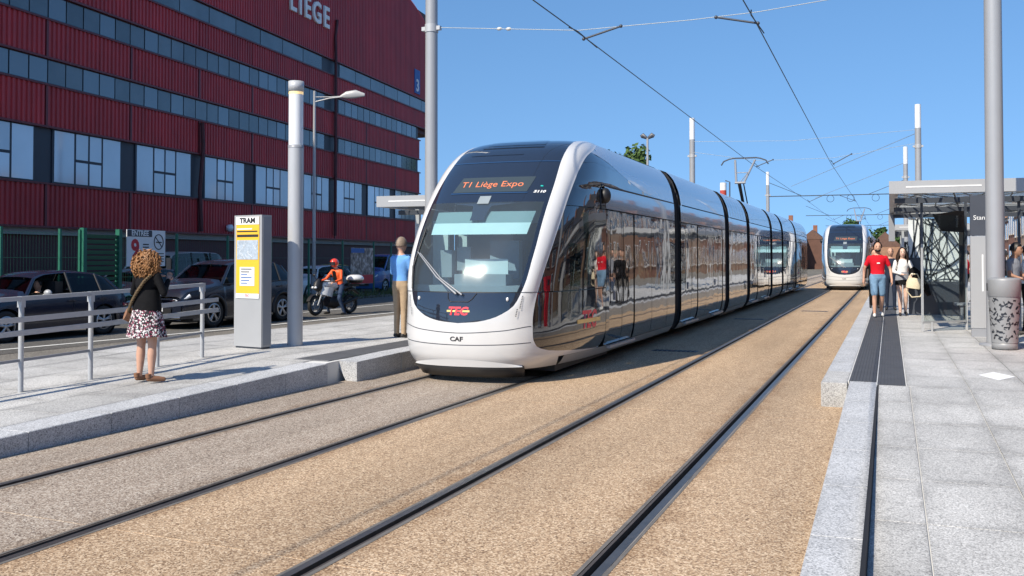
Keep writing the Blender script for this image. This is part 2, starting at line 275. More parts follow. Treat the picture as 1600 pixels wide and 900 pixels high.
def lin(a, b, n): return [a + (b - a) * i / (n - 1) for i in range(n)]
#@@SETTING
# ================================================================== ground, road, track bed
def sheet(name, poly, z, m, label, cat=None, kind='structure'):
    o = MB().add([(x, y, z) for x, y in poly], [tuple(range(len(poly)))]).build(name, m)
    if kind: struct(o, label)
    return o
sheet('ground', [(-1500, -300), (1500, -300), (1500, 3000), (-1500, 3000)], -.08, 'soil', 'flat brown ground reaching to the horizon')
sheet('parking_lot', [(-34, -20), (-17, -20), (-19, 120), (-60, 120), (-60, -20)], -.045, 'asphalt', 'dark asphalt parking lot behind the green fence')
sheet('shoulder', [(-16.4, -20), (-11.5, -20), (-11.5, 140), (-15.6, 140)], -.03, 'asphalt_pale', 'pale gritty asphalt strip between left platform and road')
road = sheet('road', [(-19.4, -20), (-15.6, -20), (-14.9, 30), (-14.9, 140), (-23.5, 140), (-21.4, 33)], -.024, 'asphalt', 'grey asphalt road where the cars queue')
sheet('pavement_right', [(4.6, -20), (13.4, -20), (13.4, 320), (4.6, 320)], -.02, 'asphalt_pale', 'pale pavement behind the right platform')
def strip(name, pts, wd, z, m):
    mb = MB(); L = []; Rr = []
    for i, p in enumerate(pts):
        a = Vector(pts[max(i - 1, 0)]); b = Vector(pts[min(i + 1, len(pts) - 1)]); d = (b - a).normalized(); n = Vector((d.y, -d.x))
        L.append((p[0] - n.x * wd / 2, p[1] - n.y * wd / 2, z)); Rr.append((p[0] + n.x * wd / 2, p[1] + n.y * wd / 2, z))
    return mb.grid([L, Rr], False).build(name, m)
tag(strip('road_marking', [(-16.25, 8), (-15.89, 14), (-15.25, 20.1), (-14.97, 28.4), (-14.97, 120)], .13, -.018, 'line_paint'), 'long white edge line painted along the road beside the cars', 'road marking')
tag(strip('road_marking', [(-17.75, 26.5), (-17.75, 110)], .11, -.018, 'line_paint'), 'thin white lane line painted behind the motorcycle', 'road marking')
# track slab strips between the rails, cut at transverse joints
XR = [-6.31, -4.78, -3.04, -1.535]; HW = .086
edges = [-7.2] + [e for x in XR for e in (x - HW, x + HW)] + [-.44]
bed = thing('track_bed', 'exposed aggregate concrete bed around the tram rails', 'track bed'); bed['kind'] = 'structure'
jo = [(-7, 0), (4.9, .5), (11.1, .25), (17.6, .2), (24, .2), (31, .2), (38, .2), (46, .2), (55, .2), (70, .2), (160, 0)]
for k in range(5):
    x0, x1 = edges[2 * k], edges[2 * k + 1]
    for j in range(len(jo) - 1):
        sk0, sk1 = -jo[j][1] * .14, -jo[j + 1][1] * .14; g = .007
        ya0 = jo[j][0] + sk0 * (x0 + 4) + g; yb0 = jo[j][0] + sk0 * (x1 + 4) + g; ya1 = jo[j + 1][0] + sk1 * (x0 + 4) - g; yb1 = jo[j + 1][0] + sk1 * (x1 + 4) - g
        MB().hexa([(x0, ya0, -.06), (x1, yb0, -.06), (x1, yb1, -.06), (x0, ya1, -.06)], [(x0, ya0, 0), (x1, yb0, 0), (x1, yb1, 0), (x0, ya1, 0)]).build('slab', 'agg_grey' if k < 2 else 'agg_tan', bed)
for k in range(5): MB().box(edges[2 * k] + .002, edges[2 * k + 1] - .002, -7, 160, -.075, -.0035).build('joint_filler', 'joint_pale', bed)
RL = ['outer rail of the left track, nearest the kerb', 'inner rail of the left track, ending under the tram nose', 'left rail of the empty right track', 'right rail of the right track with wavy sealant edge']
for i, x in enumerate(XR):
    t = thing('tram_rail', RL[i], 'rail', (x, 0, 0), 0, 'grooved tram rails')
    s = 1 if i in (0, 2) else -1          # gauge side
    ys = lin(-7, 160, 260)
    def rib(name, a, b, za, zb, m, wob=0):
        mb = MB(); A = []; B = []
        for q, y in enumerate(ys):
            ww = wob * (math.sin(y * 2.1) + math.sin(y * 5.3 + 1) * .6 + random.uniform(-.4, .4)) if wob else 0
            A.append((a, y, za)); B.append((b + ww, y, zb))
        return mb.grid([A, B], False).build(name, m, t)
    rib('sealant_strip', -HW - .004, -.0625, .002, .003, 'sealant'); rib('sealant_strip', .058, HW + .004, .003, .002, 'sealant')
    rib('groove_floor', -.07, .07, -.045, -.045, 'groove')
    hd = MB(); hx0, hx1 = (-.062, -.008) if s > 0 else (.008, .062)
    hd.box(hx0, hx1, -7, 160, -.05, .004); hd.build('rail_head', 'steel_rail', t)
    lx0, lx1 = (.038, .058) if s > 0 else (-.058, -.038)
    MB().box(lx0, lx1, -7, 160, -.05, .001).build('rail_lip', 'rail_side', t)
    if i == 3: rib('sealant_bead', .064, .07, .0035, .0035, 'bead', .006)
for (x, y, yy) in [(-3.75, 18.2, 'nearest of the dark drain grates beside the tram'), (-3.75, 28.5, 'second dark drain grate beside the tram'), (-2.3, 33.5, 'dark drain grate between the rails of the empty track')]:
    t = thing('drain_grate', yy, 'drain', (x, y, .004), 0, 'drain grates')
    MB().box(-.42, .42, -.14, .14, -.02, .002).build('frame', 'grey_dark', t)
    for k in range(9): MB().box(-.38 + k * .088, -.33 + k * .088, -.11, .11, .002, .008).build('bar', 'black', t)
# ================================================================== platforms
def zl(y): return .29 if y >= 12 else max(0, .165 + .0222 * (y - 6.35))
def zr(y): return .28 if y >= 12 else max(.0, .28 - .031 * (12 - y))
def block(x0, x1, y0, y1, zf, dz=0, base=-.03, bev=.006):
    mb = MB(); a, b = zf(y0) + dz, zf(y1) + dz; q = bev
    v = [(x0, y0, base), (x1, y0, base), (x1, y1, base), (x0, y1, base), (x0, y0, a - q), (x1, y0, a - q), (x1, y1, b - q), (x0, y1, b - q), (x0 + q, y0 + q, a), (x1 - q, y0 + q, a), (x1 - q, y1 - q, b), (x0 + q, y1 - q, b)]
    return mb.add(v, [(0, 1, 5, 4), (1, 2, 6, 5), (2, 3, 7, 6), (3, 0, 4, 7), (4, 5, 9, 8), (5, 6, 10, 9), (6, 7, 11, 10), (7, 4, 8, 11), (8, 9, 10, 11)])
pl = thing('platform_left', 'light granite left tram platform with ramp', 'platform'); pl['kind'] = 'structure'
mb = MB(); ysl = [-7, -1, 3, 6, 9, 11.95, 12.05, 30, 70]
mb.grid([[(-11.8, y, zl(y) - .012) for y in ysl], [(-7.3, y, zl(y) - .012) for y in ysl]], False); mb.grid([[(-11.8, y, -.06) for y in ysl], [(-11.8, y, zl(y) - .012) for y in ysl]], False)
mb.grid([[(-7.3, y, zl(y) - .012) for y in ysl], [(-7.3, y, -.06) for y in ysl]], False); mb.build('bedding', 'mortar', pl)
for k in range(18):
    y0 = -5.35 + k * 1.0
    if y0 > 11.6: break
    y1 = min(y0 + 1.0, 11.93)
    if y0 > 10.7: y1 = 11.93
    block(-7.62, -7.2, y0 + .004, y1 - .004, zl, .004).build('kerb_stone', 'granite_kerb', pl)
    if y1 >= 11.9: break
# raised boarding edge
edge = MB(); edge.add([(-7.16, 12.1, -.03), (-6.98, 12.06, -.03), (-6.98, 13.4, -.03), (-7.35, 13.4, -.03), (-7.36, 12.12, .275), (-6.98, 12.06, .275), (-6.98, 13.4, .293), (-7.36, 13.4, .293)], [(0, 1, 5, 4), (1, 2, 6, 5), (2, 3, 7, 6), (3, 0, 4, 7), (4, 5, 6, 7)]); edge.build('kerb_stone', 'granite_kerb', pl)
for k in range(24):
    y0 = 13.41 + k * 1.4; block(-7.36, -6.98, y0, y0 + 1.39, zl, .004).build('kerb_stone', 'granite_kerb', pl)
MB().box(-6.99, -6.975, 13.40, 13.5, 0, .285).build('joint_cover', 'grey_light', pl)
tl = MB()
for k in range(10): tl.box(-7.92 + k * .055, -7.888 + k * .055, 11.98, 60, .285, .2955)
tl.box(-7.955, -7.37, 11.945, 60, .2, .290); tl.build('tactile_strip', 'tactile_grey', pl)
cols_l = [-11.75, -10.92, -10.08, -9.24, -8.40, -7.64]
for c in range(5):
    for r in range(26):
        y0 = 1.0 + r * 1.08 + (.54 if c % 2 else 0)
        if y0 > 27: continue
        x1 = cols_l[c + 1] - .004; y1 = y0 + 1.076
        if c == 4:
            if y0 < 11.94 < y1: block(cols_l[c] + .004, -7.965, 11.952, y1, zl, 0, zl(12) - .03, .003).build('paving_slab', 'granite', pl); y1 = 11.944
            elif y0 >= 11.94: x1 = -7.965
        block(cols_l[c] + .004, x1, y0 + .004, y1, zl, random.uniform(-.001, .001), zl(y0) - .03, .003).build('paving_slab', 'granite', pl)
MB().box(-11.8, -7.96, 28.2, 90, .1, .29).build('far_paving', 'granite', pl)
p2 = thing('platform_right', 'light granite right tram platform with dark tactile strip', 'platform'); p2['kind'] = 'structure'
mb = MB(); ysr = [-7, 0, 3, 6, 9, 11.95, 12.05, 30, 90]
mb.grid([[(-.43, y, zr(y) - .012) for y in ysr], [(4.6, y, zr(y) - .012) for y in ysr]], False); mb.grid([[(4.6, y, zr(y) - .012) for y in ysr], [(4.6, y, -.06) for y in ysr]], False); mb.build('bedding', 'mortar', p2)
MB().hexa([(-.150, -6, -.05), (-.126, -6, -.05), (-.126, 12.2, .1), (-.150, 12.2, .1)], [(-.150, -6, zr(-6) - .004), (-.126, -6, zr(-6) - .004), (-.126, 12.0, .276), (-.150, 12.0, .276)]).build('drain_slot', 'dark_gap', p2)
for k in range(14):
    y0 = -2.35 + k * 1.2
    if y0 > 11.6: break
    block(-.45, -.141, y0 + .003, min(y0 + 1.2, 12.22) - .003 if y0 + 1.2 < 12 else 12.22, zr, .003).build('kerb_stone', 'granite_kerb', p2)
for k in range(44):
    y0 = 12.0 + k * 1.2; x1 = -.47; o = block(-.76, x1, y0 + (.003 if k else 0), y0 + 1.197, zr, .004).build('kerb_stone', 'granite_kerb' if k else 'granite', p2)
for (a, b, y00) in [(-.455, -.155, 12.25), (-.14, .16, 12.0)]:
    for k in range(60):
        y0 = y00 + k * .6; mb = MB(); mb.box(a, b, y0 + .003, y0 + .597, .2, .281)
        for q in range(8): xx = a + .012 + q * .037; mb.box(xx, xx + .02, y0 + .006, y0 + .594, .281, .2865)
        mb.build('tactile_tile', 'tactile', p2)
mb = MB(); mb.box(-.153, -.142, 12.0, 48, .2, .283); mb.box(.162, .172, 12.0, 48, .2, .283); mb.box(-.468, -.457, 12.2, 48, .2, .283); mb.build('white_joint', 'mortar', p2)
MB().box(-.47, .172, 48, 90, .2, .282).build('far_tactile', 'tactile', p2)
def rslab(x0, x1, y0, L, dz=0): block(x0 + .004, x1 - .004, y0 + .004, y0 + L - .004, zr, dz, zr(y0) - .03, .003).build('paving_slab', 'granite', p2)
for r in range(14): 
    y0 = 12.0 - (r + 1) * 1.1
    rslab(-.128, .2, y0, 1.1)
    for c in range(3): rslab(.2 + c * .62, .82 + c * .62, y0 + (0 if c % 2 == 0 else 0), 1.1, random.uniform(-.001, .001))
for r in range(22):
    y0 = 12.0 + r * 1.1
    for c in range(7): rslab((.2 if c else .175) + c * .62, .82 + c * .62, y0, 1.1, random.uniform(-.001, .001))
MB().box(.175, 4.55, 36.2, 90, .1, .28).build('far_paving', 'granite', p2)
MB().box(2.06, 4.55, -6, 11.99, -.02, .05).build('side_paving', 'granite', p2)
mat('marker_white', (.86, .86, .85), .5, var=.02)
d = MB().add([(1.02, 13.45, .2835), (1.2, 12.95, .2835), (1.42, 13.4, .2835), (1.22, 13.85, .2835), (1.02, 13.45, .281), (1.2, 12.95, .281), (1.42, 13.4, .281), (1.22, 13.85, .281)], [(0, 1, 2, 3), (4, 5, 1, 0), (5, 6, 2, 1), (6, 7, 3, 2), (7, 4, 0, 3)]).build('floor_marker', 'marker_white')
tag(d, 'white diamond shaped floor marker on the right platform', 'floor marker')
# ================================================================== exhibition hall
hall = thing('exhibition_hall', 'dark red corrugated metal exhibition hall with long window strips', 'building', (-30.48, 61.14, 0), R(-84.27))
LV = [2.84, 4.32, 6.21, 7.70, 8.59, 9.95, 10.84, 12.02, 12.84]
LE = 52.0
core = MB(); core.box(.02, LE, -30, -.25, -.1, 10.6); core.box(-3.0, LE, -30, -.26, 10.55, 19.2); core.build('core', 'red_dark', hall)
PIT = .22; prof = [(0, 0), (.07, 0), (.09, .045), (.18, .045), (.2, 0), (.22, 0)]
def corr(x0, x1, z0, z1, ztop=None, y=0.0):
    mb = MB(); n = max(1, round((x1 - x0) / PIT)); p = (x1 - x0) / n; A = []; B = []
    for i in range(n):
        for (a, d) in prof[:-1]: x = x0 + i * p + a * p / PIT; A.append((x, y + d, z0)); B.append((x, y + d, z1 if ztop is None else ztop(x)))
    A.append((x1, y, z0)); B.append((x1, y, z1 if ztop is None else ztop(x1)))
    mb.grid([A, B], False); return mb
seams = [0.0, 4.5, 9.1, 13.4, 17.9, 22.4, 26.8, 31.4, 35.9, 40.4, 44.9, 49.4, LE]
bands = [(LV[0], LV[1] - .06), (LV[2] + .06, LV[3] - .05), (LV[4] + .05, LV[5] - .05), (LV[6] + .05, LV[7] - .05)]
for bi, (z0, z1) in enumerate(bands):
    for i in range(len(seams) - 1):
        x0 = seams[i] if not (i == 0 and bi == 3) else -3.0
        corr(x0 + .02, seams[i + 1] - .02, z0, z1).build('cladding_panel', 'red_clad', hall)
        if bi < 3: MB().box(seams[i + 1] - .05, seams[i + 1] + .05, .0, .06, z0, z1).build('cover_strip', 'red_trim', hall)
    mb = MB(); mb.box(-.05 if bi < 3 else -3.0, LE, -.2, .10, z0 - .07, z0); mb.box(-.05 if bi < 3 else -3.0, LE, -.2, .09, z1, z1 + .06); mb.build('flashing', 'red_trim', hall)
top = lambda x: 19.4 if x > 2.2 else 19.4 - (2.2 - x) ** 1.3 * .2
for i in range(len(seams) - 1):
    x0 = seams[i] if i else -3.0
    corr(x0, seams[i + 1], LV[8] + .05, 19, top).build('cladding_panel', 'red_clad', hall)
MB().box(-3.05, LE, -.2, .09, LV[8], LV[8] + .05).build('flashing', 'red_trim', hall)
MB().grid([[(-3.0, 0.0, 10.55), (-3.0, 0, 18.0)], [(-3.3, -1.2, 10.55), (-3.3, -1.2, 17.6)], [(-3.3, -12, 10.55), (-3.3, -12, 17.6)]], False).build('end_wall', 'red_clad', hall)
# window strips
for si, (z0, z1, xa) in enumerate([(LV[3], LV[4], .6), (LV[5], LV[6], .6), (LV[7], LV[8], -2.6)]):
    ws = MB(); ws.box(xa - .4, LE, -.2, -.05, z0, z1); wso = ws.build('window_strip', 'frame_navy', hall)
    pw = .88 if si < 2 else 2.2; n = int((LE - xa) / pw)
    for i in range(n):
        x = xa + i * pw
        if abs(x + pw / 2 - 13.6) < .5 + pw / 4: continue
        q = random.random(); MB().box(x + .03, x + pw - .03, -.06, -.02 + random.uniform(-.004, .004), z0 + .05, z1 - .05).build('pane', ('strip_glass' if q < .6 else 'window_glass') if si < 2 else 'strip_glass', wso)
    MB().box(xa - .4, LE, -.05, .06, z0 - .02, z0 + .04).build('sill', 'frame_navy', wso)
# big windows
big = [(.83, 4.4), (5.3, 8.8), (9.65, 13.2), (14.1, 17.1), (18.6, 22.0), (23.0, 26.3), (27.3, 31.0), (31.9, 35.5), (36.4, 39.9), (40.9, 44.4), (45.3, 48.8)]
z0, z1 = LV[1], LV[2]
MB().box(0, LE, -.2, -.06, z0 - .1, z1 + .06).build('window_wall', 'frame_navy', hall)
for (a, b) in big:
    wd = MB(); wd.box(a - .04, b + .04, -.06, -.02, z0, z1); wo = wd.build('window', 'frame_navy', hall); W = b - a
    c = [a, a + W * .30, a + W * .5, a + W * .70, b]
    for i in range(4):
        if i in (0, 3): MB().box(c[i] + .05, c[i + 1] - .05, -.03, -.008, z0 + .06, z1 - .05).build('pane', 'window_pale', wo)
        else:
            zm = z0 + (z1 - z0) * .47
            MB().box(c[i] + .05, c[i + 1] - .05, -.03, -.006, z0 + .06, zm - .05).build('pane', 'window_pale', wo); MB().box(c[i] + .05, c[i + 1] - .05, -.03, -.004, zm + .05, z1 - .05).build('pane', 'window_pale', wo)
    MB().box(a - .1, b + .1, -.06, .08, z0 - .07, z0).build('sill', 'frame_navy', wo)
for x in (13.62, 26.75):
    MB().tube([(x, .16, 3.0), (x, .16, 13.2), (x - .05, .1, 14.2), (x - .25, .12, 15.2)] if x < 20 else [(x, .16, 2.9), (x + .15, .16, 4.6), (x - .1, .16, 6.6), (x, .16, 7.6)], .085, 8).build('downpipe', 'red_dark', hall)
# recessed ground floor: glazing, piers
gf = MB(); gf.box(0, LE, -.6, -.45, -.1, LV[0]); gf.build('ground_floor_wall', 'red_dark', hall)
MB().box(0, LE, -.5, -.1, LV[0] - .3, LV[0]).build('soffit', 'concrete', hall)
for i in range(22):
    x = .6 + i * 2.3
    if i % 3 != 1:
        o = MB().box(x, x + 2.1, -.46, -.42, 1.0 if i % 2 else .3, LV[0] - .35).build('shop_window', 'frame_navy', hall)
        for q in range(2): MB().box(x + .06 + q * 1.02, x + 1.02 + q * 1.02, -.43, -.40, 1.06 if i % 2 else .36, LV[0] - .42).build('pane', 'strip_glass', o)
    else: corr(x, x + 2.2, 0, LV[0] - .4, y=-.42).build('cladding_panel', 'red_clad', hall)
for i, (ch, xc) in enumerate(zip('LIEGE', [18.55, 17.75, 16.95, 15.85, 14.72])):
    text('letter', ch, 1.6, 'white_print', hall, (xc, .09, 14.98), (-1, 0, 0), (0, 0, 1), .05, bold=.035, xs=.92)
o = MB().box(.15, 1.15, .05, .10, 13.1, 14.75).build('number_panel', 'blue_print', hall); text('numeral', '3', 1.15, 'white_print', o, (.65, .115, 13.62), (-1, 0, 0), (0, 0, 1), .012, bold=.03)
MB().lathe([(0, 0), (.16, 0), (.16, .2), (0, .26)], 12, (24.6, .12, 3.1), 'y').build('wall_lamp', 'diffuser', hall)
# ================================================================== green fence, gate, banners
U = Vector((-.0995, .995, 0)); FO = Vector((-18.15, 0, 0))      # fence foot line
def fp(t, off=0): return FO + U * t + Vector((.995, .0995, 0)) * off
fence = thing('green_fence', 'tall green mesh fence along the parking lot', 'fence', (0, 0, 0))
post_t = [13.2, 15.4, 17.6, 19.6, 20.35, 21.95, 24.7, 27.6, 30.5, 33.5, 36.6, 39.9, 42.0, 45.0, 48, 51, 54, 57, 60]
RZ = math.atan2(U.x, -U.y) 
for i, t in enumerate(post_t):
    p = fp(t); MB().box(p.x - .032, p.x + .032, p.y - .032, p.y + .032, -.05, 2.5).build('post', 'green_paint', fence)
    if i + 1 < len(post_t) and i != 4:
        q = fp(post_t[i + 1]); mb = MB(); n = int((q - p).length / .1)
        for k in range(1, n): c = p.lerp(q, k / n); mb.box(c.x - .0011, c.x + .0011, c.y - .0011, c.y + .0011, .05, 2.4)
        for z in (.1, .65, 1.2, 1.75, 2.38): mb.tube([(p.x, p.y, z), (q.x, q.y, z)], .004, 4, False)
        mb.build('mesh_panel', 'green_paint', fence)
MB().box(-23.5, -18.0, 0, 0.01, 0, .01)
gate = thing('slatted_gate', 'green gate of horizontal slats standing between fence posts', 'gate')
a, b = fp(20.42, .05), fp(21.88, .05)
for k in range(15):
    z = .25 + k * .145; MB().hexa([(a.x, a.y, z), (b.x, b.y, z), (b.x - .05, b.y, z), (a.x - .05, a.y, z)], [(a.x + .05, a.y, z + .10), (b.x + .05, b.y, z + .10), (b.x, b.y, z + .10), (a.x, a.y, z + .10)]).build('slat', 'green_paint', gate)
for p in (a, b): MB().box(p.x - .07, p.x + .07, p.y - .06, p.y + .06, -.04, 2.55).build('gate_post', 'green_paint', gate)
def on_fence(t0, t1, z0, z1, off=.09): return fp(t0, off), fp(t1, off), z0, z1
def board(name, t0, t1, z0, z1, m, parent, off=.09, th=.02):
    a, b = fp(t0, off), fp(t1, off); c, d = fp(t0, off + th), fp(t1, off + th)
    return MB().hexa([(a.x, a.y, z0), (c.x, c.y, z0), (d.x, d.y, z0), (b.x, b.y, z0)], [(a.x, a.y, z1), (c.x, c.y, z1), (d.x, d.y, z1), (b.x, b.y, z1)]).build(name, m, parent)
def ftext(st, t, z, size, m, parent, off, bold=0, xs=1): p = fp(t, off); return text('lettering', st, size, m, parent, (p.x, p.y, z), U, (0, 0, 1), .002, bold=bold, xs=xs)
bn = thing('entrance_banner', 'white entrance banner with big red 9 and no smoking sign on the fence', 'banner')
board('sheet', 22.15, 23.95, 1.5, 2.56, 'white_print', bn); board('title_bar', 22.17, 23.3, 2.36, 2.55, 'frame_navy', bn, .112, .004)
ftext('ENTREE', 22.74, 2.455, .215, 'white_print', bn, .119, .005, 1.05); ftext('9', 22.52, 1.98, .74, 'red_print', bn, .114, .026); ftext('B', 22.95, 1.76, .24, 'red_print', bn, .114, .01)
for z in (2.12, 2.04): board('text_line', 22.88, 23.15, z, z + .035, 'ink', bn, .112, .003)
p = fp(23.62, .115); ring = MB()
pts = [(p.x + U.x * math.cos(a) * .22, p.y + U.y * math.cos(a) * .22, 2.22 + .22 * math.sin(a)) for a in lin(0, 2 * PI, 25)]; ring.tube(pts, .014, 6, False)
ring.tube([(p.x - U.x * .16, p.y - U.y * .16, 2.37), (p.x + U.x * .16, p.y + U.y * .16, 2.07)], .013, 6); ring.tube([(p.x - U.x * .13, p.y - U.y * .13, 2.21), (p.x + U.x * .13, p.y + U.y * .13, 2.21)], .018, 6); ring.build('no_smoking_ring', 'ink', bn)
for z in (1.86, 1.78, 1.7, 1.62): board('text_line', 23.3, 23.88, z, z + .025, 'ink', bn, .112, .003)
po = thing('fence_poster', 'dark photo poster with blue top and red foot hung on the fence', 'poster')
board('sheet', 37.2, 39.6, .6, 2.2, 'poster', po); board('blue_top', 37.22, 38.6, 1.98, 2.18, 'blue_print', po, .112, .004); board('red_foot', 37.22, 39.58, .62, 1.0, 'red_print', po, .112, .004)
# weeds along the fence foot
mb = MB()
for k in range(900):
    t = random.uniform(31, 58); p = fp(t, random.uniform(-.1, .45)); h = random.uniform(.08, .38); a = random.uniform(0, PI); wv = Vector((math.cos(a), math.sin(a), 0)) * random.uniform(.02, .06); l = Vector((random.uniform(-.12, .12), random.uniform(-.12, .12), h))
    mb.add([p - wv, p + wv, p + wv * .3 + l, p - wv * .3 + l], [(0, 1, 2, 3)])
tag(mb.build('weeds', 'weed'), 'low green weeds growing along the fence foot', 'weeds', kind='stuff')
o = MB().hexa([(-22.3 - .1, 33, -.06), (-21.0 - .1, 33, -.06), (-23.6, 60, -.06), (-24.9, 60, -.06)], [(-22.3 - .1, 33, .06), (-21.0 - .1, 33, .06), (-23.6, 60, .06), (-24.9, 60, .06)]).build('verge', 'soil'); struct(o, 'raised soil verge under the green fence')
# ================================================================== trees and far things
def tree(name, label, loc, h, cr, seed, m='leaf', nl=2600, leaf=.28, group=None, trunkfrac=.45):
    rnd = random.Random(seed); t = thing(name, label, 'tree', loc, 0, group)
    tr = MB(); tr.tube([(0, 0, -.1), (.05, 0, h * .25), (-.05, .05, h * .5), (0, 0, h * .8)], [h * .03, h * .024, h * .017, h * .005], 8)
    blobs = []
    for k in range(16):
        a = rnd.uniform(0, 2 * PI); rr = rnd.uniform(.1, .75) * cr; z = h * rnd.uniform(trunkfrac, .95); rr *= 1 - ((z / h - .65) / .4) ** 2 * .6
        e = Vector((math.cos(a) * rr, math.sin(a) * rr, z)); tr.tube([(0, 0, h * rnd.uniform(.3, .55)), e * .6 + Vector((0, 0, h * .18)), e], [h * .012, h * .008, .015], 5); blobs.append((e, rnd.uniform(.28, .5) * cr))
    tr.build('trunk', 'bark', t); lf = MB(); vs = []; fs = []
    for k in range(nl):
        c, r = blobs[rnd.randrange(len(blobs))]; d = Vector((rnd.gauss(0, 1), rnd.gauss(0, 1), rnd.gauss(0, .8))).normalized() * r * rnd.random() ** .4; p = c + d
        n = (d.normalized() + Vector((rnd.uniform(-1, 1), rnd.uniform(-1, 1), rnd.uniform(-.2, 1)))).normalized(); u = n.orthogonal().normalized(); v = n.cross(u); s = leaf * rnd.uniform(.5, 1.2)
        o = len(vs); vs += [p - u * s, p + v * s * .6, p + u * s, p - v * s * .6]; fs.append((o, o + 1, o + 2, o + 3))
    lf.add(vs, fs); lf.build('crown', m, t); return t
tree('tree', 'leafy treetop showing above the near tram roof', (-23.4, 90, 0), 12.1, 3.0, 3, 'leaf', 2600, .3)
tree('tree', 'round green tree above the far tram roof', (-6.6, 190, 0), 8.7, 2.5, 5, 'leaf2', 2600, .35)
for k, (x, y, h, L) in enumerate([(-4.2, 205, 7.2, 'leftmost of the low trees right of the far tram'), (-1.6, 208, 7.6, 'middle of the low trees right of the far tram'), (1.4, 206, 7.4, 'rightmost of the low trees right of the far tram')]): tree('tree', L, (x, y, 0), h, 2.6, 20 + k, 'leaf2', 1500, .4, 'low trees behind the far tram')
def house(label, x, y, w, d, h, rh, face, m, m2='slate', floors=2, bays=3, name='brick_house', group=None, chim=True):
    """face=+1: front looks to -x ; front plane at local x=0, body to +x*face"""
    t = thing(name, label, 'house', (x, y, 0), 0, group); s = face
    b = MB(); b.box(min(0, s * d), max(0, s * d), 0, w, -.1, h); b.build('wall', m, t)
    rf = MB(); A = [(-.3 * s, -.05, h), (-.3 * s, w + .05, h), (s * d / 2, w + .05, h + rh), (s * d / 2, -.05, h + rh), (s * (d + .3), -.05, h), (s * (d + .3), w + .05, h)]
    rf.add(A, [(0, 1, 2, 3), (3, 2, 5, 4), (0, 3, 4), (1, 5, 2)]); ro = rf.build('roof', m2, t)
    if chim: MB().box(s * d / 2 - .35, s * d / 2 + .35, w - .9, w - .3, h + rh - .6, h + rh + 1.0).build('chimney', 'brick', ro)
    fh = (h - .4) / floors
    for f in range(floors):
        for k in range(bays):
            wy = (k + .5) * w / bays; z = .25 + f * fh
            if f == 0 and k == 0:
                o = MB().box(-.05 * s, .02 * s, wy - .5, wy + .5, 0, 2.3).build('door', 'wood', t) if s < 0 else MB().box(-.05, .02, wy - .5, wy + .5, 0, 2.3).build('door', 'wood', t); continue
            o = MB().box(*sorted((-.04 * s, .03 * s)), wy - .55, wy + .55, z + .75, z + fh - .45).build('window', 'white_print', t)
            MB().box(*sorted((-.055 * s, -.03 * s)), wy - .47, wy - .03, z + .83, z + fh - .53).build('pane', 'strip_glass', o); MB().box(*sorted((-.055 * s, -.03 * s)), wy + .03, wy + .47, z + .83, z + fh - .53).build('pane', 'strip_glass', o)
            MB().box(*sorted((-.12 * s, .02 * s)), wy - .65, wy + .65, z + .66, z + .75).build('sill', 'stone_pale', o)
    MB().box(*sorted((-.06 * s, .0)), 0.01, w - .01, h - .3, h).build('cornice', 'stone_pale', t)
    return t
yy = -14.0; hm = ['brick', 'brick2', 'brick', 'brick3', 'brick2', 'brick']; WDS = [6.2, 5.6, 7, 5.4, 6.6, 5.8]; protos = []
for k in range(46):
    wd = WDS[k % 6]; L = 'brick row house behind the right platform, mirrored in the tram side'
    if k < 6: protos.append(house(L, 13.5, yy, wd - .02, 9, [6.6, 7.4, 6.2, 7.0, 6.8, 7.6][k], 2.4, 1, hm[k], 'slate', 2, 3, group='row houses behind the right platform'))
    else: o = clone(protos[k % 6]); o.location.y = yy
    yy += wd
# far end of the street
mat('brick_far', (.12, .06, .042), .85, var=.2, vscale=1)
house('dark gabled brick house beyond the end of the near tram', -13.6, 168, 8, 4.6, 5.8, 2.4, -1, 'brick_far', 'tile_brown', 2, 3, group='far street houses')
house('second brick house with tall chimney left of the far tram', -10.6, 173, 8, 3.2, 5.0, 1.6, -1, 'brick_far', 'tile_brown', 2, 3, group='far street houses')
house('lowest pale brick house just left of the far tram', -8.0, 178, 8, 2.9, 4.6, 1.6, -1, 'brick3', 'tile_brown', 2, 3, group='far street houses', chim=False)
house('brown roofed brick house right of the far tram', -3.2, 182, 9, 5, 3.8, 2.6, 1, 'brick2', 'tile_brown', 2, 3, group='far street houses', chim=False)
# red and white chimney stack
ch = thing('chimney_stack', 'slim red and white banded chimney stack above the tram roof', 'chimney', (-21.6, 138, 0))
for k in range(6): MB().cyl(0, 0, 0 if k == 0 else 6 + k * 1.05, 7.05 + k * 1.05 if k else 7.05, .45, n=16).build('band', 'chim_red' if k % 2 == 0 else 'white_print', ch)
mb = MB(); mb.tube([(.9, 0, 0), (.9, 0, 12.4), (.3, 0, 12.6)], .1, 6); mb.build('ladder', 'grey_dark', ch)
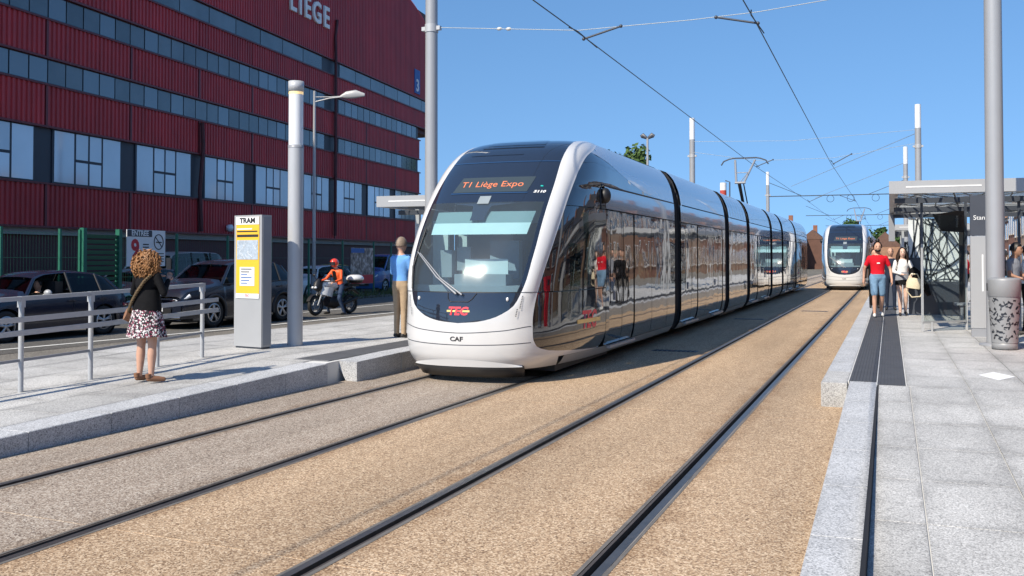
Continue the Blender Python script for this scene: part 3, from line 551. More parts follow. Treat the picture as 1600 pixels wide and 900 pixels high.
# ================================================================== tram
Y0 = [(.16, .24), (.25, .11), (.4, .03), (.55, .005), (.7, 0), (1.0, 0.01), (1.25, .05), (1.6, .17), (2.0, .42), (2.4, .76), (2.81, 1.20), (3.22, 1.70), (3.45, 2.05), (3.58, 2.4), (3.65, 2.8), (3.68, 3.3)]
WZ = [(.16, 1.14), (.25, 1.22), (.4, 1.29), (.7, 1.325), (2.3, 1.325), (2.75, 1.315), (3.1, 1.27), (3.4, 1.16), (3.58, 1.02), (3.65, .92), (3.68, .8)]
KZ = [(.16, 1.4), (1.0, 1.4), (1.6, 1.18), (2.2, 1.0), (2.8, .8), (3.3, .65), (3.68, .6)]
GG = [(0, 0), (.2, .012), (.4, .05), (.55, .11), (.68, .21), (.78, .36), (.86, .6), (.93, 1.0), (.975, 1.5), (1.0, 2.2)]
_g = np.linspace(0, 1, 500); _u = np.array([ip(g, GG) for g in _g]); _arc = np.concatenate([[0], np.cumsum(np.hypot(np.diff(_g * 1.325), np.diff(_u)))])
SF = _arc[-1]
def S(s, z, off=0):
    a = abs(s); sg = 1 if s >= 0 else -1; k = ip(z, KZ)
    def pt(a, z):
        k = ip(z, KZ); g = float(np.interp(a, _arc, _g)); u = float(np.interp(a, _arc, _u)) * k + max(0, a - SF)
        return Vector((ip(z, WZ) * g, ip(z, Y0) + u, z))
    p = pt(a, z)
    if off:
        du = pt(a + .01, z) - pt(max(0, a - .01), z); dv = pt(a, min(z + .01, 3.679)) - pt(a, max(.161, z - .01)); n = du.cross(dv)
        if n.length > 1e-9: p = p + n.normalized() * off
    return Vector((sg * p.x, p.y, p.z))
def Sy(y, z, side, off=0):
    def pt(y, z):
        u = (y - ip(z, Y0)) / ip(z, KZ); g = 1.0 if u >= 2.2 else float(np.interp(max(u, 0), _u, _g)); return Vector((ip(z, WZ) * g, y, z))
    p = pt(y, z)
    if off:
        du = pt(y + .01, z) - pt(y - .01, z); dv = pt(y, min(z + .01, 3.679)) - pt(y, max(.161, z - .01)); n = du.cross(dv)
        if n.length > 1e-9: p = p + n.normalized() * off
    return Vector((side * p.x, p.y, p.z))
def orient(rows, side): return rows if side > 0 else [r[::-1] for r in rows]
SIN = [(.84, 0), (.86, .26), (.90, .45), (.95, .58), (1.08, .766), (1.245, .85), (1.46, .92), (1.61, .945), (2.0, .98), (3.15, .993), (3.3, 1.03), (3.45, 1.1), (3.57, 1.2), (3.68, 1.26)]
SOUT = [(.335, 2.7), (.36, 2.25), (.394, 1.77), (.445, 1.28), (.514, 1.09), (.65, 1.025), (.86, 1.02), (1.12, 1.05), (1.43, 1.13), (1.61, 1.18), (1.93, 1.257), (2.35, 1.33), (2.78, 1.39), (3.0, 1.46), (3.15, 1.554), (3.3, 1.72), (3.42, 2.0), (3.5, 2.25), (3.68, 2.5)]
s_in = lambda z: ip(z, SIN); s_out = lambda z: ip(z, SOUT)
def rowpatch(zs, fa, fb, n, off=0):
    return MB().grid([[S(fa(z) + (fb(z) - fa(z)) * k / n, z, off) for k in range(n + 1)] for z in zs])
def map_text(st, size, s0, z0, kz, m, parent, off, xs=1, shear=0, bold=0, name='lettering', side=None):
    me = text_mesh(st, size, 0, 'CENTER', bold); me.materials.append(M[m])
    for v in me.vertices:
        z = z0 + v.co.y * kz; v.co = S(s0 + (v.co.x + v.co.y * shear) * xs, z, off) if side is None else Sy(s0 + (v.co.x + v.co.y * shear) * xs * side, z, side, off)
    return link(name, me, parent)
def zs_dense(a, b, n, p=1.0): return [a + (b - a) * (i / n) ** p for i in range(n + 1)]
def loft_side(y0, y1, z0, z1, side, off, ny=2, nz=8):
    return MB().grid(orient([[Sy(y, z, side, off) for z in lin(z0, z1, nz)] for y in lin(y0, y1, ny)][::-1], side))
ztopf = lambda y: ip(y, [(1.9, 3.47), (2.6, 3.43), (3.2, 3.33), (4.2, 3.12), (5.4, 2.96), (6.6, 2.9), (8.2, 2.89)])
def make_tram(label, loc, dest, number):
    T = thing('tram', label, 'tram', loc, 0, 'city trams')
    T['dest'] = 1
    mods = [(0, 8.15, 'cab'), (8.8, 14.9, 'door'), (15.6, 19.3, 'win'), (20.0, 25.8, 'door'), (26.5, 30.0, 'win'), (30.7, 36.2, 'door'), (36.9, 43.6, 'rear')]
    # ---- front: windscreen, masks, hood
    zw = [1.27, 1.33, 1.4, 1.5, 1.6, 1.75, 1.9, 2.05, 2.2, 2.35, 2.5, 2.55]
    ws = rowpatch(zw, lambda z: -min(s_in(z) - .06, .92), lambda z: min(s_in(z) - .06, .92), 40).build('windscreen', 'windscreen', T)
    for sd in (-1, 1):
        rowpatch(zw, lambda z: sd * min(s_in(z) - .06, .92), lambda z: sd * s_in(z), 3) if sd > 0 else None
        (rowpatch(zw, lambda z: min(s_in(z) - .06, .92), s_in, 3) if sd > 0 else rowpatch(zw, lambda z: -s_in(z), lambda z: -min(s_in(z) - .06, .92), 3)).build('screen_border', 'tram_navy', ws)
    rowpatch([2.55, 2.6, 2.7, 2.8, 2.9, 3.0, 3.1, 3.2], lambda z: -s_in(z), s_in, 44).build('display_mask', 'tram_navy', T)
    rowpatch([3.205, 3.22, 3.3, 3.4, 3.48, 3.54, 3.58, 3.62, 3.65, 3.67, 3.68], lambda z: -s_in(z), s_in, 44).build('roof_hood', 'tram_navy', T)
    rowpatch([3.196, 3.212], lambda z: -s_in(z), s_in, 44, .004).build('hood_seam', 'chrome', T)
    for zz in (3.33, 3.47, 3.52, 3.56, 3.6): rowpatch([zz, zz + .012, zz + .02], lambda z: -.72 + (zz - 3.3) * .5, lambda z: .62 if zz > 3.4 else .3, 30, .012 if zz > 3.4 else .004).build('roof_slat', 'tram_navy', T)
    # black notch under display
    dz = lambda z: .14 - (z - 2.3) * -.02
    rowpatch([2.28, 2.36, 2.44, 2.5, 2.56], lambda z: -.11 - max(0, z - 2.36) * .25 - max(0, z - 2.5) * 8, lambda z: .11 + max(0, z - 2.36) * .25 + max(0, z - 2.5) * 8, 20, -.012).build('camera_mount', 'tram_navy', ws)
    rowpatch([2.52, 2.56, 2.60, 2.64], lambda z: -.09, lambda z: .09, 4, .006).build('camera_window', 'cab_grey', ws)
    # lower dark panel (tapers to a U)
    zz = [.8405, .843, .848, .855, .865, .88, .9, .93, .97, 1.02, 1.08, 1.15, 1.22, 1.255]
    rowpatch(zz, lambda z: -s_in(z), s_in, 40).build('front_panel', 'tram_navy', T)
    rowpatch([1.2555, 1.2695], lambda z: -s_in(z), s_in, 40, -.004).build('panel_gap', 'black', T)
    # white front
    zz = zs_dense(.2, .84, 22); rowpatch([.2, .24, .28, .3, .335], lambda z: -1.5, lambda z: 1.5, 50).build('lower_front', 'white_paint', T)
    rowpatch([.335, .345, .36, .375, .394, .42, .445, .48, .514, .56, .6, .65, .7, .76, .82, .84], lambda z: -s_out(z), s_out, 60).build('bumper', 'white_paint', T)
    # arches
    za = [.84, .843, .848, .855, .865, .88, .9, .93, .97, 1.02, 1.08, 1.15, 1.25, 1.35, 1.45, 1.55, 1.7, 1.85, 2.0, 2.15, 2.3, 2.45, 2.6, 2.75, 2.9, 3.0, 3.1, 3.2, 3.28, 3.35, 3.42, 3.48, 3.54, 3.6, 3.65, 3.68]
    for sd in (-1, 1):
        mb = MB(); N = 14; rows = []
        for z in za:
            a, b = s_in(z), s_out(z); row = []
            for k in range(N + 1):
                t = k / N; bulge = .022 * math.sin(PI * min(1, t * 1.15)) ** .7 if z > 1.0 and t < .87 else 0; row.append(S(sd * (a + (b - a) * t), z, bulge * min(1, max(0, (z - .95) / .4))))
            rows.append(row)
        mb.grid(orient(rows, sd)).build('front_arch', 'white_paint', T)
    # seams on the white nose
    for (pts, nm) in [([(-.95, .79), (-.6, .735), (0, .70), (.6, .735), (.95, .79)], 'nose_seam'), ([(-1.0, .57), (-.5, .545), (0, .535), (.5, .545), (1.0, .57)], 'nose_seam')]:
        A = [S(s, ip(s, pts), .0015) for s in lin(-1.0, 1.0, 50)]; B = [S(s, ip(s, pts) + .011, .0015) for s in lin(-1.0, 1.0, 50)]; MB().grid([A, B]).build(nm, 'grey_dark', T)
    for sd in (-1, 1): MB().grid(orient([[S(sd * (s_in(z) + (s_out(z) - s_in(z)) * k / 10), z, .0245 * math.sin(PI * min(1, k / 10 * 1.15)) ** .7 * .75 + .003 if k < 9 else .003) for k in range(11)] for z in (1.256, 1.266)], sd)).build('arch_seam', 'grey_dark', T)
    # black bumper with white lip
    b = MB(); rows = []
    for (z, o) in [(.09, -.06), (.11, .03), (.18, .045), (.24, .04), (.255, .01)]: rows.append([S(s, max(z, .161), o) + Vector((0, 0, min(0, z - .161))) for s in lin(-.93, .93, 40)])
    b.grid(rows); b.build('crash_bumper', 'bumper_black', T)
    A = [S(s, .256, .03) for s in lin(-.9, .9, 30)]; B = [S(s, .257 + .085 * max(0, 1 - (s / .9) ** 2), .004) for s in lin(-.9, .9, 30)]; MB().grid([A, B]).build('bumper_lip', 'white_paint', T)
    # lettering on the nose
    map_text('TEC', .155, 0, 1.0, .98, 'tec_red', T, .004, 1.05, .2, .006, 'front_logo'); MB().grid([[S(s, .992, .003) for s in lin(-.17, .17, 8)], [S(s, 1.018, .003) for s in lin(-.17, .17, 8)]]).build('logo_bar', 'tec_yellow', T)
    map_text('CAF', .085, -.02, .62, 1, 'ink', T, .003, 1.25, 0, .003, 'maker_mark')
    for sd in (-1, 1):
        for q in range(13): s = sd * (.87 - q * .004 - (.03 if q > 7 else 0)); z = 1.2 - q * .022; MB().grid(orient([[S(s - sd * .008, z, .0245), S(s + sd * .008, z, .0245)], [S(s - sd * .008, z + .013, .0245), S(s + sd * .008, z + .013, .0245)]], sd)).build('small_print', 'grey_dark', T)
    for s in (-.66, .68): o = S(s, 1.17, .006); MB().ball(o, (.02, .02, .03), 8, 6).build('marker_light', 'lamp_lens', T)
    # destination display
    rowpatch([2.705, 2.8, 2.9, 2.945], lambda z: -.60 + (z - 2.7) * .25, lambda z: .60 + (z - 2.7) * .25, 20, .004).build('display', 'led_panel', T)
    map_text(dest, .19, .01, 2.825, .66, 'led', T, .008, .92, 0, 0, 'display_text')
    map_text(number, .075, .80, 2.70, .68, 'white_print', T, .006, 1.2, .15, .003, 'fleet_number')
    MB().ball(S(.80, 2.79, .004), (.025, .012, .012), 8, 6).build('signal_light', 'signal_green', T)
    rowpatch([2.68, 2.697], lambda z: -.62, lambda z: .62, 20, .006).build('display_trim', 'chrome', T)
    # wipers
    wp = MB(); wp.tube([S(-.02, 1.23, .05), S(-.35, 1.45, .06), S(-.80, 1.80, .05)], [.016, .012, .008], 6); wp.tube([S(.06, 1.22, .05), S(-.28, 1.43, .06), S(-.74, 1.78, .05)], [.014, .01, .007], 6); wp.build('wiper_arm', 'grey_mid', T)
    wb = MB(); wb.tube([S(-.80, 1.30, .03), S(-.86, 1.6, .03), S(-.80, 2.15, .03)], .014, 6); wb.build('wiper_blade', 'black', T)
    MB().tube([S(s, z, .004) for s, z in [(-.17, 1.25), (-.16, 1.17), (-.12, 1.13), (.14, 1.13), (.2, 1.17), (.26, 1.25)]], .006, 5).build('wiper_recess', 'black', T)
    # ---- cab interior
    it = MB(); it.box(-1.1, 1.1, 1.05, 2.5, .9, 1.0); it.build('cab_floor', 'cab_pale', T)
    it = MB(); it.box(-1.0, 1.0, .62, .95, 1.0, 1.34); it.box(-.35, .45, .66, .92, 1.34, 1.50); it.build('dashboard', 'cab_grey', T)
    MB().box(-.30, .38, .93, .945, 1.30, 1.72).build('instrument_back', 'cab_pale', T)
    st = MB(); st.box(-.24, .24, 1.75, 1.9, 1.35, 2.0); st.box(-.24, .24, 1.4, 1.85, 1.3, 1.42); st.build('driver_seat', 'cab_blue', T)
    it = MB(); it.box(-1.2, -.2, 2.62, 2.66, 1.0, 3.0); it.box(.5, 1.2, 2.62, 2.66, 1.0, 3.0); it.box(-.2, .5, 2.62, 2.66, 2.3, 3.0); it.build('partition', 'cab_blue', T)
    it = MB(); it.box(-.95, -.70, 1.2, 1.26, 1.3, 2.3); it.box(-.66, -.52, 1.5, 1.56, 1.3, 2.45); it.box(.85, .97, 1.3, 1.36, 1.3, 2.3); it.build('cab_pillar', 'cab_pale', T)
    it = MB(); it.box(-.70, -.50, .9, 1.05, 1.45, 1.85); it.box(-.46, -.24, 1.0, 1.05, 1.55, 1.9); it.build('control_screen', 'cab_grey', T)
    rowpatch([2.10, 2.2, 2.27], lambda z: -.74 - (z - 2.1) * .1, lambda z: .80 + (z - 2.1) * .1, 20, -.05).build('sun_visor', 'visor', T); rowpatch([2.275, 2.35, 2.45], lambda z: -.74 - (z - 2.1) * .1, lambda z: .80 + (z - 2.1) * .1, 20, -.06).build('sun_blind', 'visor2', T)
    # ---- cab sides
    for sd in (-1, 1):
        zs_ = [.335, .345, .36, .375, .394, .42, .445, .48, .514, .56, .6, .65, .7, .8, .9, 1.0, 1.1, 1.2, 1.255]
        def rearb(z): return 2.8 - (.28 * (1 - min(1, (z - .335) / .25)) ** 2 if z < .585 else 0)
        def prow(z, n=18, off=.0):
            ya = S(s_out(z), z).y; return [Sy(ya + (rearb(z) - ya) * k / n, z, sd, off) for k in range(n + 1)]
        MB().grid(orient([prow(z) for z in zs_], sd)).build('cab_side_panel', 'tram_dark', T)
        zs2 = [1.268, 1.35, 1.45, 1.6, 1.8, 2.0, 2.2, 2.4, 2.5]
        def wl(z): return S(s_out(z), z).y
        w1 = MB().grid(orient([[Sy(wl(z) + (2.8 - wl(z)) * k / 14, z, sd) for k in range(15)] for z in zs2], sd)).build('cab_side_window', 'tram_dark', T)
        MB().grid(orient([[Sy(max(wl(z) + .12, 1.25) + (1.62 - max(wl(z) + .12, 1.25)) * k / 6, z, sd, .003) for k in range(7)] for z in lin(1.32, 1.95, 6)], sd)).build('pane', 'cab_pane', w1)
        MB().grid(orient([[Sy(1.78 + .2 * k / 4, z, sd, .003) for k in range(5)] for z in lin(1.32, 2.42, 6)], sd)).build('pane', 'cab_pane', w1)
        zs3 = lin(2.51, 3.47, 16)
        MB().grid(orient([[Sy(min(wl(z), yb := (2.8 if z <= 2.885 else max(wl(z), [y for y in lin(8.14, 1.9, 200) if ztopf(y) >= z][0] if any(ztopf(y) >= z for y in lin(8.14, 1.9, 200)) else wl(z)))) + (yb - wl(z)) * k / 20, z, sd) for k in range(21)] for z in zs3], sd)).build('upper_side_panel', 'tram_dark', T)
        # roof fairing sweeping up from the arch
        ys = lin(1.95, 8.13, 40); MB().grid(orient([[Sy(max(y, S(s_out(min(3.68, ztopf(y) + .004 + (3.68 - ztopf(y)) * q / 8)), min(3.68, ztopf(y) + .004 + (3.68 - ztopf(y)) * q / 8)).y), min(3.68, ztopf(y) + .004 + (3.68 - ztopf(y)) * q / 8), sd) for q in range(9)] for y in ys][::-1], sd)).build('roof_fairing', 'tram_silver', T)
        # camera pod
        p = Sy(2.72, 2.72, sd, .03); MB().ball(p, (.09, .11, .125), 16, 10).build('camera_pod', 'black', T)
        mb = MB(); mb.tube([Sy(2.56, 2.5, sd, .003), Sy(2.56, 2.8, sd, .003), Sy(2.68, 2.9, sd, .003), Sy(3.2, 2.885, sd, .003), Sy(8.1, 2.885, sd, .003)], .012, 5); mb.build('trim_line', 'black', T)
        me_ = map_text('TEC', .36, 2.0 if sd > 0 else 2.0, .80, 1.0, 'tec_red', T, .004, .95, .15, .012, 'side_logo', sd)
        MB().grid(orient([[Sy(y, .765, sd, .006) for y in lin(1.5, 2.5, 10)], [Sy(y, .825, sd, .006) for y in lin(1.5, 2.5, 10)]], sd)).build('logo_bar', 'tec_yellow', T)
        MB().grid(orient([[Sy(y, z, sd, -.002) for y in lin(1.2, 8.15, 24)] for z in (.2, .25, .33)], sd)).build('skirt', 'tram_skirt', T)
    # ---- module bodies
    for mi, (a, b, kind) in enumerate(mods):
        L = b - a; y0 = a if kind != 'cab' else 3.3
        sh = MB(); prof_ = [(-ip(z, WZ) + .03, z) for z in (.2, .4, .7, 1.2, 2.3, 2.75, 3.1, 3.4, 3.58, 3.65)]; prof_ = prof_ + [(-x, z) for x, z in prof_[::-1]]
        n = len(prof_); sh.add([(x, y0 + .02, z) for x, z in prof_] + [(x, b - .02, z) for x, z in prof_], [tuple(range(n))[::-1], tuple(range(n, 2 * n))] + [(i, (i + 1) % n, n + (i + 1) % n, n + i) for i in range(n)]); sh.build('module_shell', 'black', T)
        MB().box(-.8, .8, y0 + .1, b - .1, 3.6, 3.679).build('roof_top', 'grey_mid', T)
        for sd in (-1, 1):
            if kind == 'cab': segs = [(2.81, 3.0, 'p'), (3.0, 4.66, 'd'), (4.66, 6.0, 'w'), (6.0, 7.35, 'w'), (7.35, 8.15, 'w')]
            elif kind == 'rear': segs = [(a, a + .9, 'w'), (a + .9, a + 2.4, 'd'), (a + 2.4, a + 4.2, 'w'), (a + 4.2, b, 'w')]
            elif kind == 'door': segs = [(a, a + .45, 'w'), (a + .45, a + 2.0, 'd'), (a + 2.0, a + L / 2, 'w'), (a + L / 2, b - 2.0, 'w'), (b - 2.0, b - .45, 'd'), (b - .45, b, 'w')]
            else: segs = [(a, a + L / 3, 'w'), (a + L / 3, a + 2 * L / 3, 'w'), (a + 2 * L / 3, b, 'w')]
            for (u, v, k) in segs:
                g = .012
                if k == 'd':
                    m_ = (u + v) / 2
                    for (c, d) in ((u, m_), (m_, v)):
                        dl = loft_side(c + g, d - g, .34, 2.50, sd, -.012, 2, 16).build('door_leaf', 'tram_dark', T)
                        loft_side(c + .10, d - .08, 1.0, 2.38, sd, -.008, 2, 8).build('pane', 'tram_glass', dl)
                    mb = MB(); mb.box(*sorted((sd * 1.27, sd * 1.335)), u, v, .285, .325); mb.build('door_step', 'tram_skirt', T)
                    mb = MB(); mb.box(*sorted((sd * 1.31, sd * 1.334)), u + .3, u + .34, 1.05, 1.2); mb.build('door_button', 'grey_mid', T)
                elif k == 'p': loft_side(u + g, v - g, .34, 2.50, sd, 0, 2, 16).build('side_post', 'tram_dark', T)
                else:
                    loft_side(u + g, v - g, .34, .985, sd, 0, 2, 10).build('side_panel', 'tram_lower', T); loft_side(u + g, v - g, .995, 2.50, sd, 0, 2, 14).build('side_window', 'tram_glass', T)
            loft_side(max(a, 2.81) + .01, b - .01, 2.52, 2.875, sd, .0, 2, 8).build('header_band', 'tram_band', T)
            if kind != 'cab':
                loft_side(a + .1, b - .01, 2.9, 3.675, sd, 0, 2, 14).build('roof_fairing', 'tram_silver', T); loft_side(a, a + .1, 2.8, 3.675, sd, .022, 3, 14).build('roof_rim', 'tram_white_rim', T)
                loft_side(a + .01, b - .01, .2, .33, sd, -.002, 2, 4).build('skirt', 'tram_skirt', T)
            if kind == 'win':
                for q in range(6): yq = a + .5 + q * (L - 1) / 5; loft_side(yq, yq + .05, 2.95, 3.5, sd, .006, 2, 8).build('vent_rib', 'tram_white_rim', T)
        if mi < 6:
            c, d = b, mods[mi + 1][0]; bl = MB(); rows = []
            nn = 13
            for q in range(nn): y = c - .03 + (d - c + .06) * q / (nn - 1); sc = .955 if q % 2 else .915; rows.append([(x * sc, y, z) for x, z in [(-ip(z, WZ), z) for z in (.25, .7, 2.3, 3.0, 3.4, 3.6)] + [(ip(z, WZ), z) for z in (3.6, 3.4, 3.0, 2.3, .7, .25)]])
            bl.grid(rows, False); bl.build('bellows', 'rubber', T)
    # bogies
    for yb in (2.6, 17.4, 28.2, 40):
        bg_ = MB(); bg_.box(-1.0, 1.0, yb - 1.4, yb + 1.4, .1, .35); bg_.build('bogie_frame', 'black', T)
        for dy in (-.85, .85):
            for sx in (-.75, .75): MB().lathe([(0, -.06), (.26, -.06), (.29, .02), (.26, .06), (0, .06)], 20, (sx, yb + dy, .29), 'x').build('wheel', 'rubber', T)
    # pantograph on module 3
    pg = MB(); yb = 28.3; zt = 5.86
    pg.box(-.5, .5, yb - .6, yb + .6, 3.68, 3.78); po = pg.build('pantograph_base', 'grey_dark', T)
    pm = MB(); pm.tube([(-.05, yb + .5, 3.8), (-.05, yb - .9, 4.75)], [.06, .07], 8); pm.tube([(.12, yb + .5, 3.8), (.12, yb - .85, 4.7)], .025, 6); pm.build('lower_arm', 'black', T)
    pm = MB(); pm.tube([(-.22, yb - .9, 4.75), (.2, yb - .9, 4.75)], .045, 8)
    pm.tube([(-.16, yb - .9, 4.75), (-.38, yb + .35, zt - .1)], .045, 6); pm.tube([(.14, yb - .9, 4.75), (.42, yb + .35, zt - .1)], .045, 6); pm.tube([(-.3, yb - .3, 5.2), (.3, yb - .3, 5.2)], .018, 6); pm.tube([(0, yb - .8, 4.8), (.28, yb - .2, 5.3)], .015, 6); pm.build('upper_arm', 'grey_mid', T)
    pm = MB(); pm.tube([(-.95, yb + .35, zt - .28), (-.85, yb + .35, zt - .12), (-.62, yb + .35, zt - .03), (-.45, yb + .35, zt), (.45, yb + .35, zt), (.62, yb + .35, zt - .03), (.85, yb + .35, zt - .12), (.95, yb + .35, zt - .28)], .03, 6); pm.box(-.5, .5, yb + .3, yb + .4, zt - .03, zt + .01); pm.build('collector_head', 'grey_dark', T)
    del T['dest']
    return T
mat('bumper_black', (.03, .031, .033), .45, var=.1)
glassmat('cab_pane', (.55, .68, .68), .01, 1.5)
t1 = make_tram('near silver and black tram showing T1 Liège Expo, filling the left track', (-5.53, 12.27, 0), 'T1 Liège Expo', '5110')
t2 = clone(t1); t2.location = (-2.285, 56, 0); t2['label'] = 'far tram facing the camera on the right track beside the walking couple'
for c in list(t2.children):
    if c.name.startswith('fleet_number'): bpy.data.objects.remove(c)
# ================================================================== poles, wires, lamps
def cat_pole(label, x, y, zb, h=8.2, r=.125):
    t = thing('catenary_pole', label, 'pole', (x, y, zb), 0, 'catenary poles')
    MB().cyl(0, 0, 0, h - 1.0 - zb, r * 1.08, r, 24).build('shaft', 'grey_pole', t); MB().cyl(0, 0, h - .995 - zb, h - zb, r * .98, r * .98, 24).build('light_cap', 'diffuser', t)
    MB().lathe([(r * 1.9, 0), (r * 1.9, .03), (r * 1.15, .05)], 24).build('base_flange', 'grey_mid', t)
    c = MB(); c.box(-r - .08, r + .08, -.05, .05, 6.12, 6.2); c.cyl(0, 0, 6.08, 6.24, r * 1.12, n=20); c.build('wire_bracket', 'galv', t); return t
cat_pole('tall grey pole rising behind the near tram nose', -8.75, 18.1, .29)
cat_pole('thick grey pole right beside the cut-out metal bin', 1.64, 18.1, .28, r=.135)
cat_pole('white topped pole standing out above the near tram roof', -8.45, 45, .29)
cat_pole('nearer of the two white topped poles above the right shelter', 1.15, 44.4, .28)
cat_pole('farther and shorter looking white topped pole above the right shelter', .9, 61, .28)
cat_pole('distant grey pole hidden partly by the near tram end', -8.45, 75, .29)
def wire(mb, pts, r): mb.tube(pts, r, 5, False)
cw = [(-12, 6.1), (18.1, 6.0), (44.7, 5.86), (75, 5.86), (110, 5.86), (160, 5.86)]
for X, L in ((-5.53, 'contact wire strung above the left track'), (-2.285, 'contact wire strung above the right track')):
    mb = MB(); wire(mb, [(X + (.06 if i % 2 else -.06), y, z) for i, (y, z) in enumerate(cw)], .011); o = mb.build('contact_wire', 'wire_dark'); tag(o, L, 'wire', 'contact wires')
def span(label, y, pts, arms, rod=False, thick=.008):
    t = thing('span_wire', label, 'wire', (0, 0, 0), 0, 'cross span wires')
    mb = MB(); wire(mb, [(x, y, z) for x, z in pts], thick); mb.build('cable', 'wire_pale' if not rod else 'wire_dark', t)
    for (x0, z0, x1, z1) in arms:
        a = MB(); a.tube([(x0, y, z0), (x1, y + .03, z1)], .02, 6); a.ball((x0, y, z0), .035, 8, 6); a.ball((x1, y + .03, z1), .035, 8, 6); a.build('steady_arm', 'grey_dark', t)
        b = MB(); wire(b, [(x1, y - .9, z1 + .02), (x1 - .12, y, z1 + .16), (x1, y + .95, z1 + .02)], .012); b.build('bridle', 'wire_dark', t)
    return t
s1 = span('pale span wire slung from the pole behind the near tram', 18.1, [(-8.6, 6.46), (-5.6, 6.15), (-3.4, 6.16), (-2.2, 6.2), (1.5, 6.52)], [(-4.75, 6.16, -5.5, 5.98), (-2.95, 6.17, -2.2, 6.0)])
mb = MB()
for x in (-7.25, -7.05): mb.ball((x, 18.1, 6.46 - (8.6 + x) * .103), (.06, .035, .035), 8, 6)
mb.build('insulator', 'insul', s1)
span('second span wire near the white topped poles', 44.7, [(-8.4, 6.6), (-5.5, 6.1), (-2.3, 6.1), (1.1, 6.6)], [(-4.8, 6.12, -5.5, 5.85), (-1.5, 6.25, -2.25, 5.85)])
span('upper thin span wire by the second pair of poles', 44.9, [(-8.4, 7.1), (-4, 6.95), (1.1, 7.2)], [])
for k, y in enumerate((75, 110, 145)):
    s = span(['nearest', 'middle', 'farthest'][k] + ' dark cross boom over the far end of the tracks', y, [(-8.4, 6.35), (1.2, 6.35)], [(-4.6, 6.3, -5.5, 5.9), (-3.3, 6.3, -2.3, 5.9)], True, .035)
    mb = MB(); mb.tube([(-8.4, y, 7.4), (-6, y, 6.36)], .02, 5, False); mb.tube([(1.2, y, 7.4), (-1.4, y, 6.36)], .02, 5, False)
    for xx in (-4.0, -2.6, -.9): mb.tube([(xx + .25 * math.cos(a), y, 6.1 + .25 * math.sin(a)) for a in lin(0, 2 * PI, 15)], .016, 4, False)
    mb.build('stay', 'wire_dark', s)
mb = MB(); wire(mb, [(-5.4, 60, 6.0), (1.1, 44.4, 7.0)], .012); o = mb.build('stay_wire', 'wire_pale'); tag(o, 'pale slanting stay wire reaching the nearer white topped pole', 'wire')
mb = MB(); wire(mb, [(-5.0, 74, 6.1), (.9, 61, 7.3)], .014); o = mb.build('stay_wire', 'wire_pale'); tag(o, 'pale slanting stay wire reaching the farther white topped pole', 'wire')
lc = thing('light_column', 'thick grey light column with glowing translucent top beside the tram totem', 'lamp', (-9.16, 13.81, .29))
MB().cyl(0, 0, 0, 3.28, .125, n=32).build('shaft', 'column_grey', lc); MB().cyl(0, 0, 3.285, 4.2, .118, n=32).build('diffuser', 'diffuser', lc)
MB().lathe([(.127, 3.26), (.127, 3.31), (.118, 3.31)], 32).build('collar', 'grey_mid', lc); MB().lathe([(.118, 4.2), (.127, 4.2), (.127, 4.37), (0, 4.37)], 32).build('cap', 'column_grey', lc); MB().lathe([(.119, 4.15), (.1195, 4.17), (.119, 4.195)], 32).build('lamp_ring', 'lamp_warm', lc)
sl2 = thing('street_lamp', 'slim street lamp with a single curved head in front of the red hall', 'lamp', (-21.64, 33.94, 0))
MB().tube([(0, 0, -.05), (0, 0, 1.1)], [.12, .12], 16).build('base', 'grey_mid', sl2); MB().tube([(0, 0, 1.1), (0, 0, 8.5)], [.075, .05], 12).build('shaft', 'grey_light', sl2)
MB().tube([(0, 0, 8.05), (.6, .2, 8.2), (1.1, .35, 8.25)], .03, 8).build('arm', 'grey_light', sl2); MB().tube([(0, 0, 8.25), (.6, .2, 8.25), (1.1, .35, 8.27)], .022, 8).build('arm', 'grey_light', sl2)
h = MB(); h.tube([(1.0, .33, 8.27), (1.25, .4, 8.32), (1.6, .52, 8.36), (1.95, .62, 8.32)], [(.03, .04), (.06, .15), (.06, .17), (.02, .06)], 12); h.build('lamp_head', 'grey_light', sl2)
dl = thing('double_lamp', 'tall twin headed lamp behind the near tram roof', 'lamp', (-16.4, 70, 0))
MB().tube([(0, 0, 0), (0, 0, 10.5)], [.12, .08], 12).build('shaft', 'grey_light', dl)
for s in (-1, 1): MB().tube([(s * .05, 0, 10.5), (s * .35, 0, 10.7), (s * .5, 0, 10.62)], [(.06, .1), (.1, .2), (.06, .12)], 10).build('lamp_head', 'grey_dark', dl)
# ================================================================== totem, railing, bin
to = thing('tram_totem', 'grey information totem headed TRAM with yellow map poster', 'sign', (-9.575, 13.12, .29), R(-11))
MB().box(-.31, .31, -.02, .19, .03, 2.13).build('body', 'grey_light', to); MB().box(-.29, .29, 0, .18, 0, .03).build('plinth', 'grey_dark', to); MB().box(.311, .318, -.0, .17, .06, 2.1).build('side_cover', 'grey_mid', to)
MB().box(-.26, .26, -.028, -.021, .88, 2.10).build('poster', 'yellow_print', to); MB().box(-.26, .26, -.033, -.029, 1.98, 2.10).build('header', 'white_print', to); text('header_text', 'TRAM', .115, 'ink', to, (0, -.036, 2.04), (1, 0, 0), (0, 0, 1), .001, bold=.004, xs=1.15)
MB().box(-.24, .24, -.033, -.029, 1.42, 1.73).build('map', 'map_print', to)
mb = MB(); rr = random.Random(4)
for k in range(16): x = rr.uniform(-.2, .2); z = rr.uniform(1.45, 1.7); mb.tube([(x, -.034, z), (max(-.23, min(.23, x + rr.uniform(-.12, .12))), -.034, max(1.43, min(1.72, z + rr.uniform(-.12, .12))))], .003, 4, False)
mb.build('map_lines', 'white_print', to)
MB().box(-.24, .24, -.0315, -.029, 1.78, 1.82).build('text_line', 'ink', to)
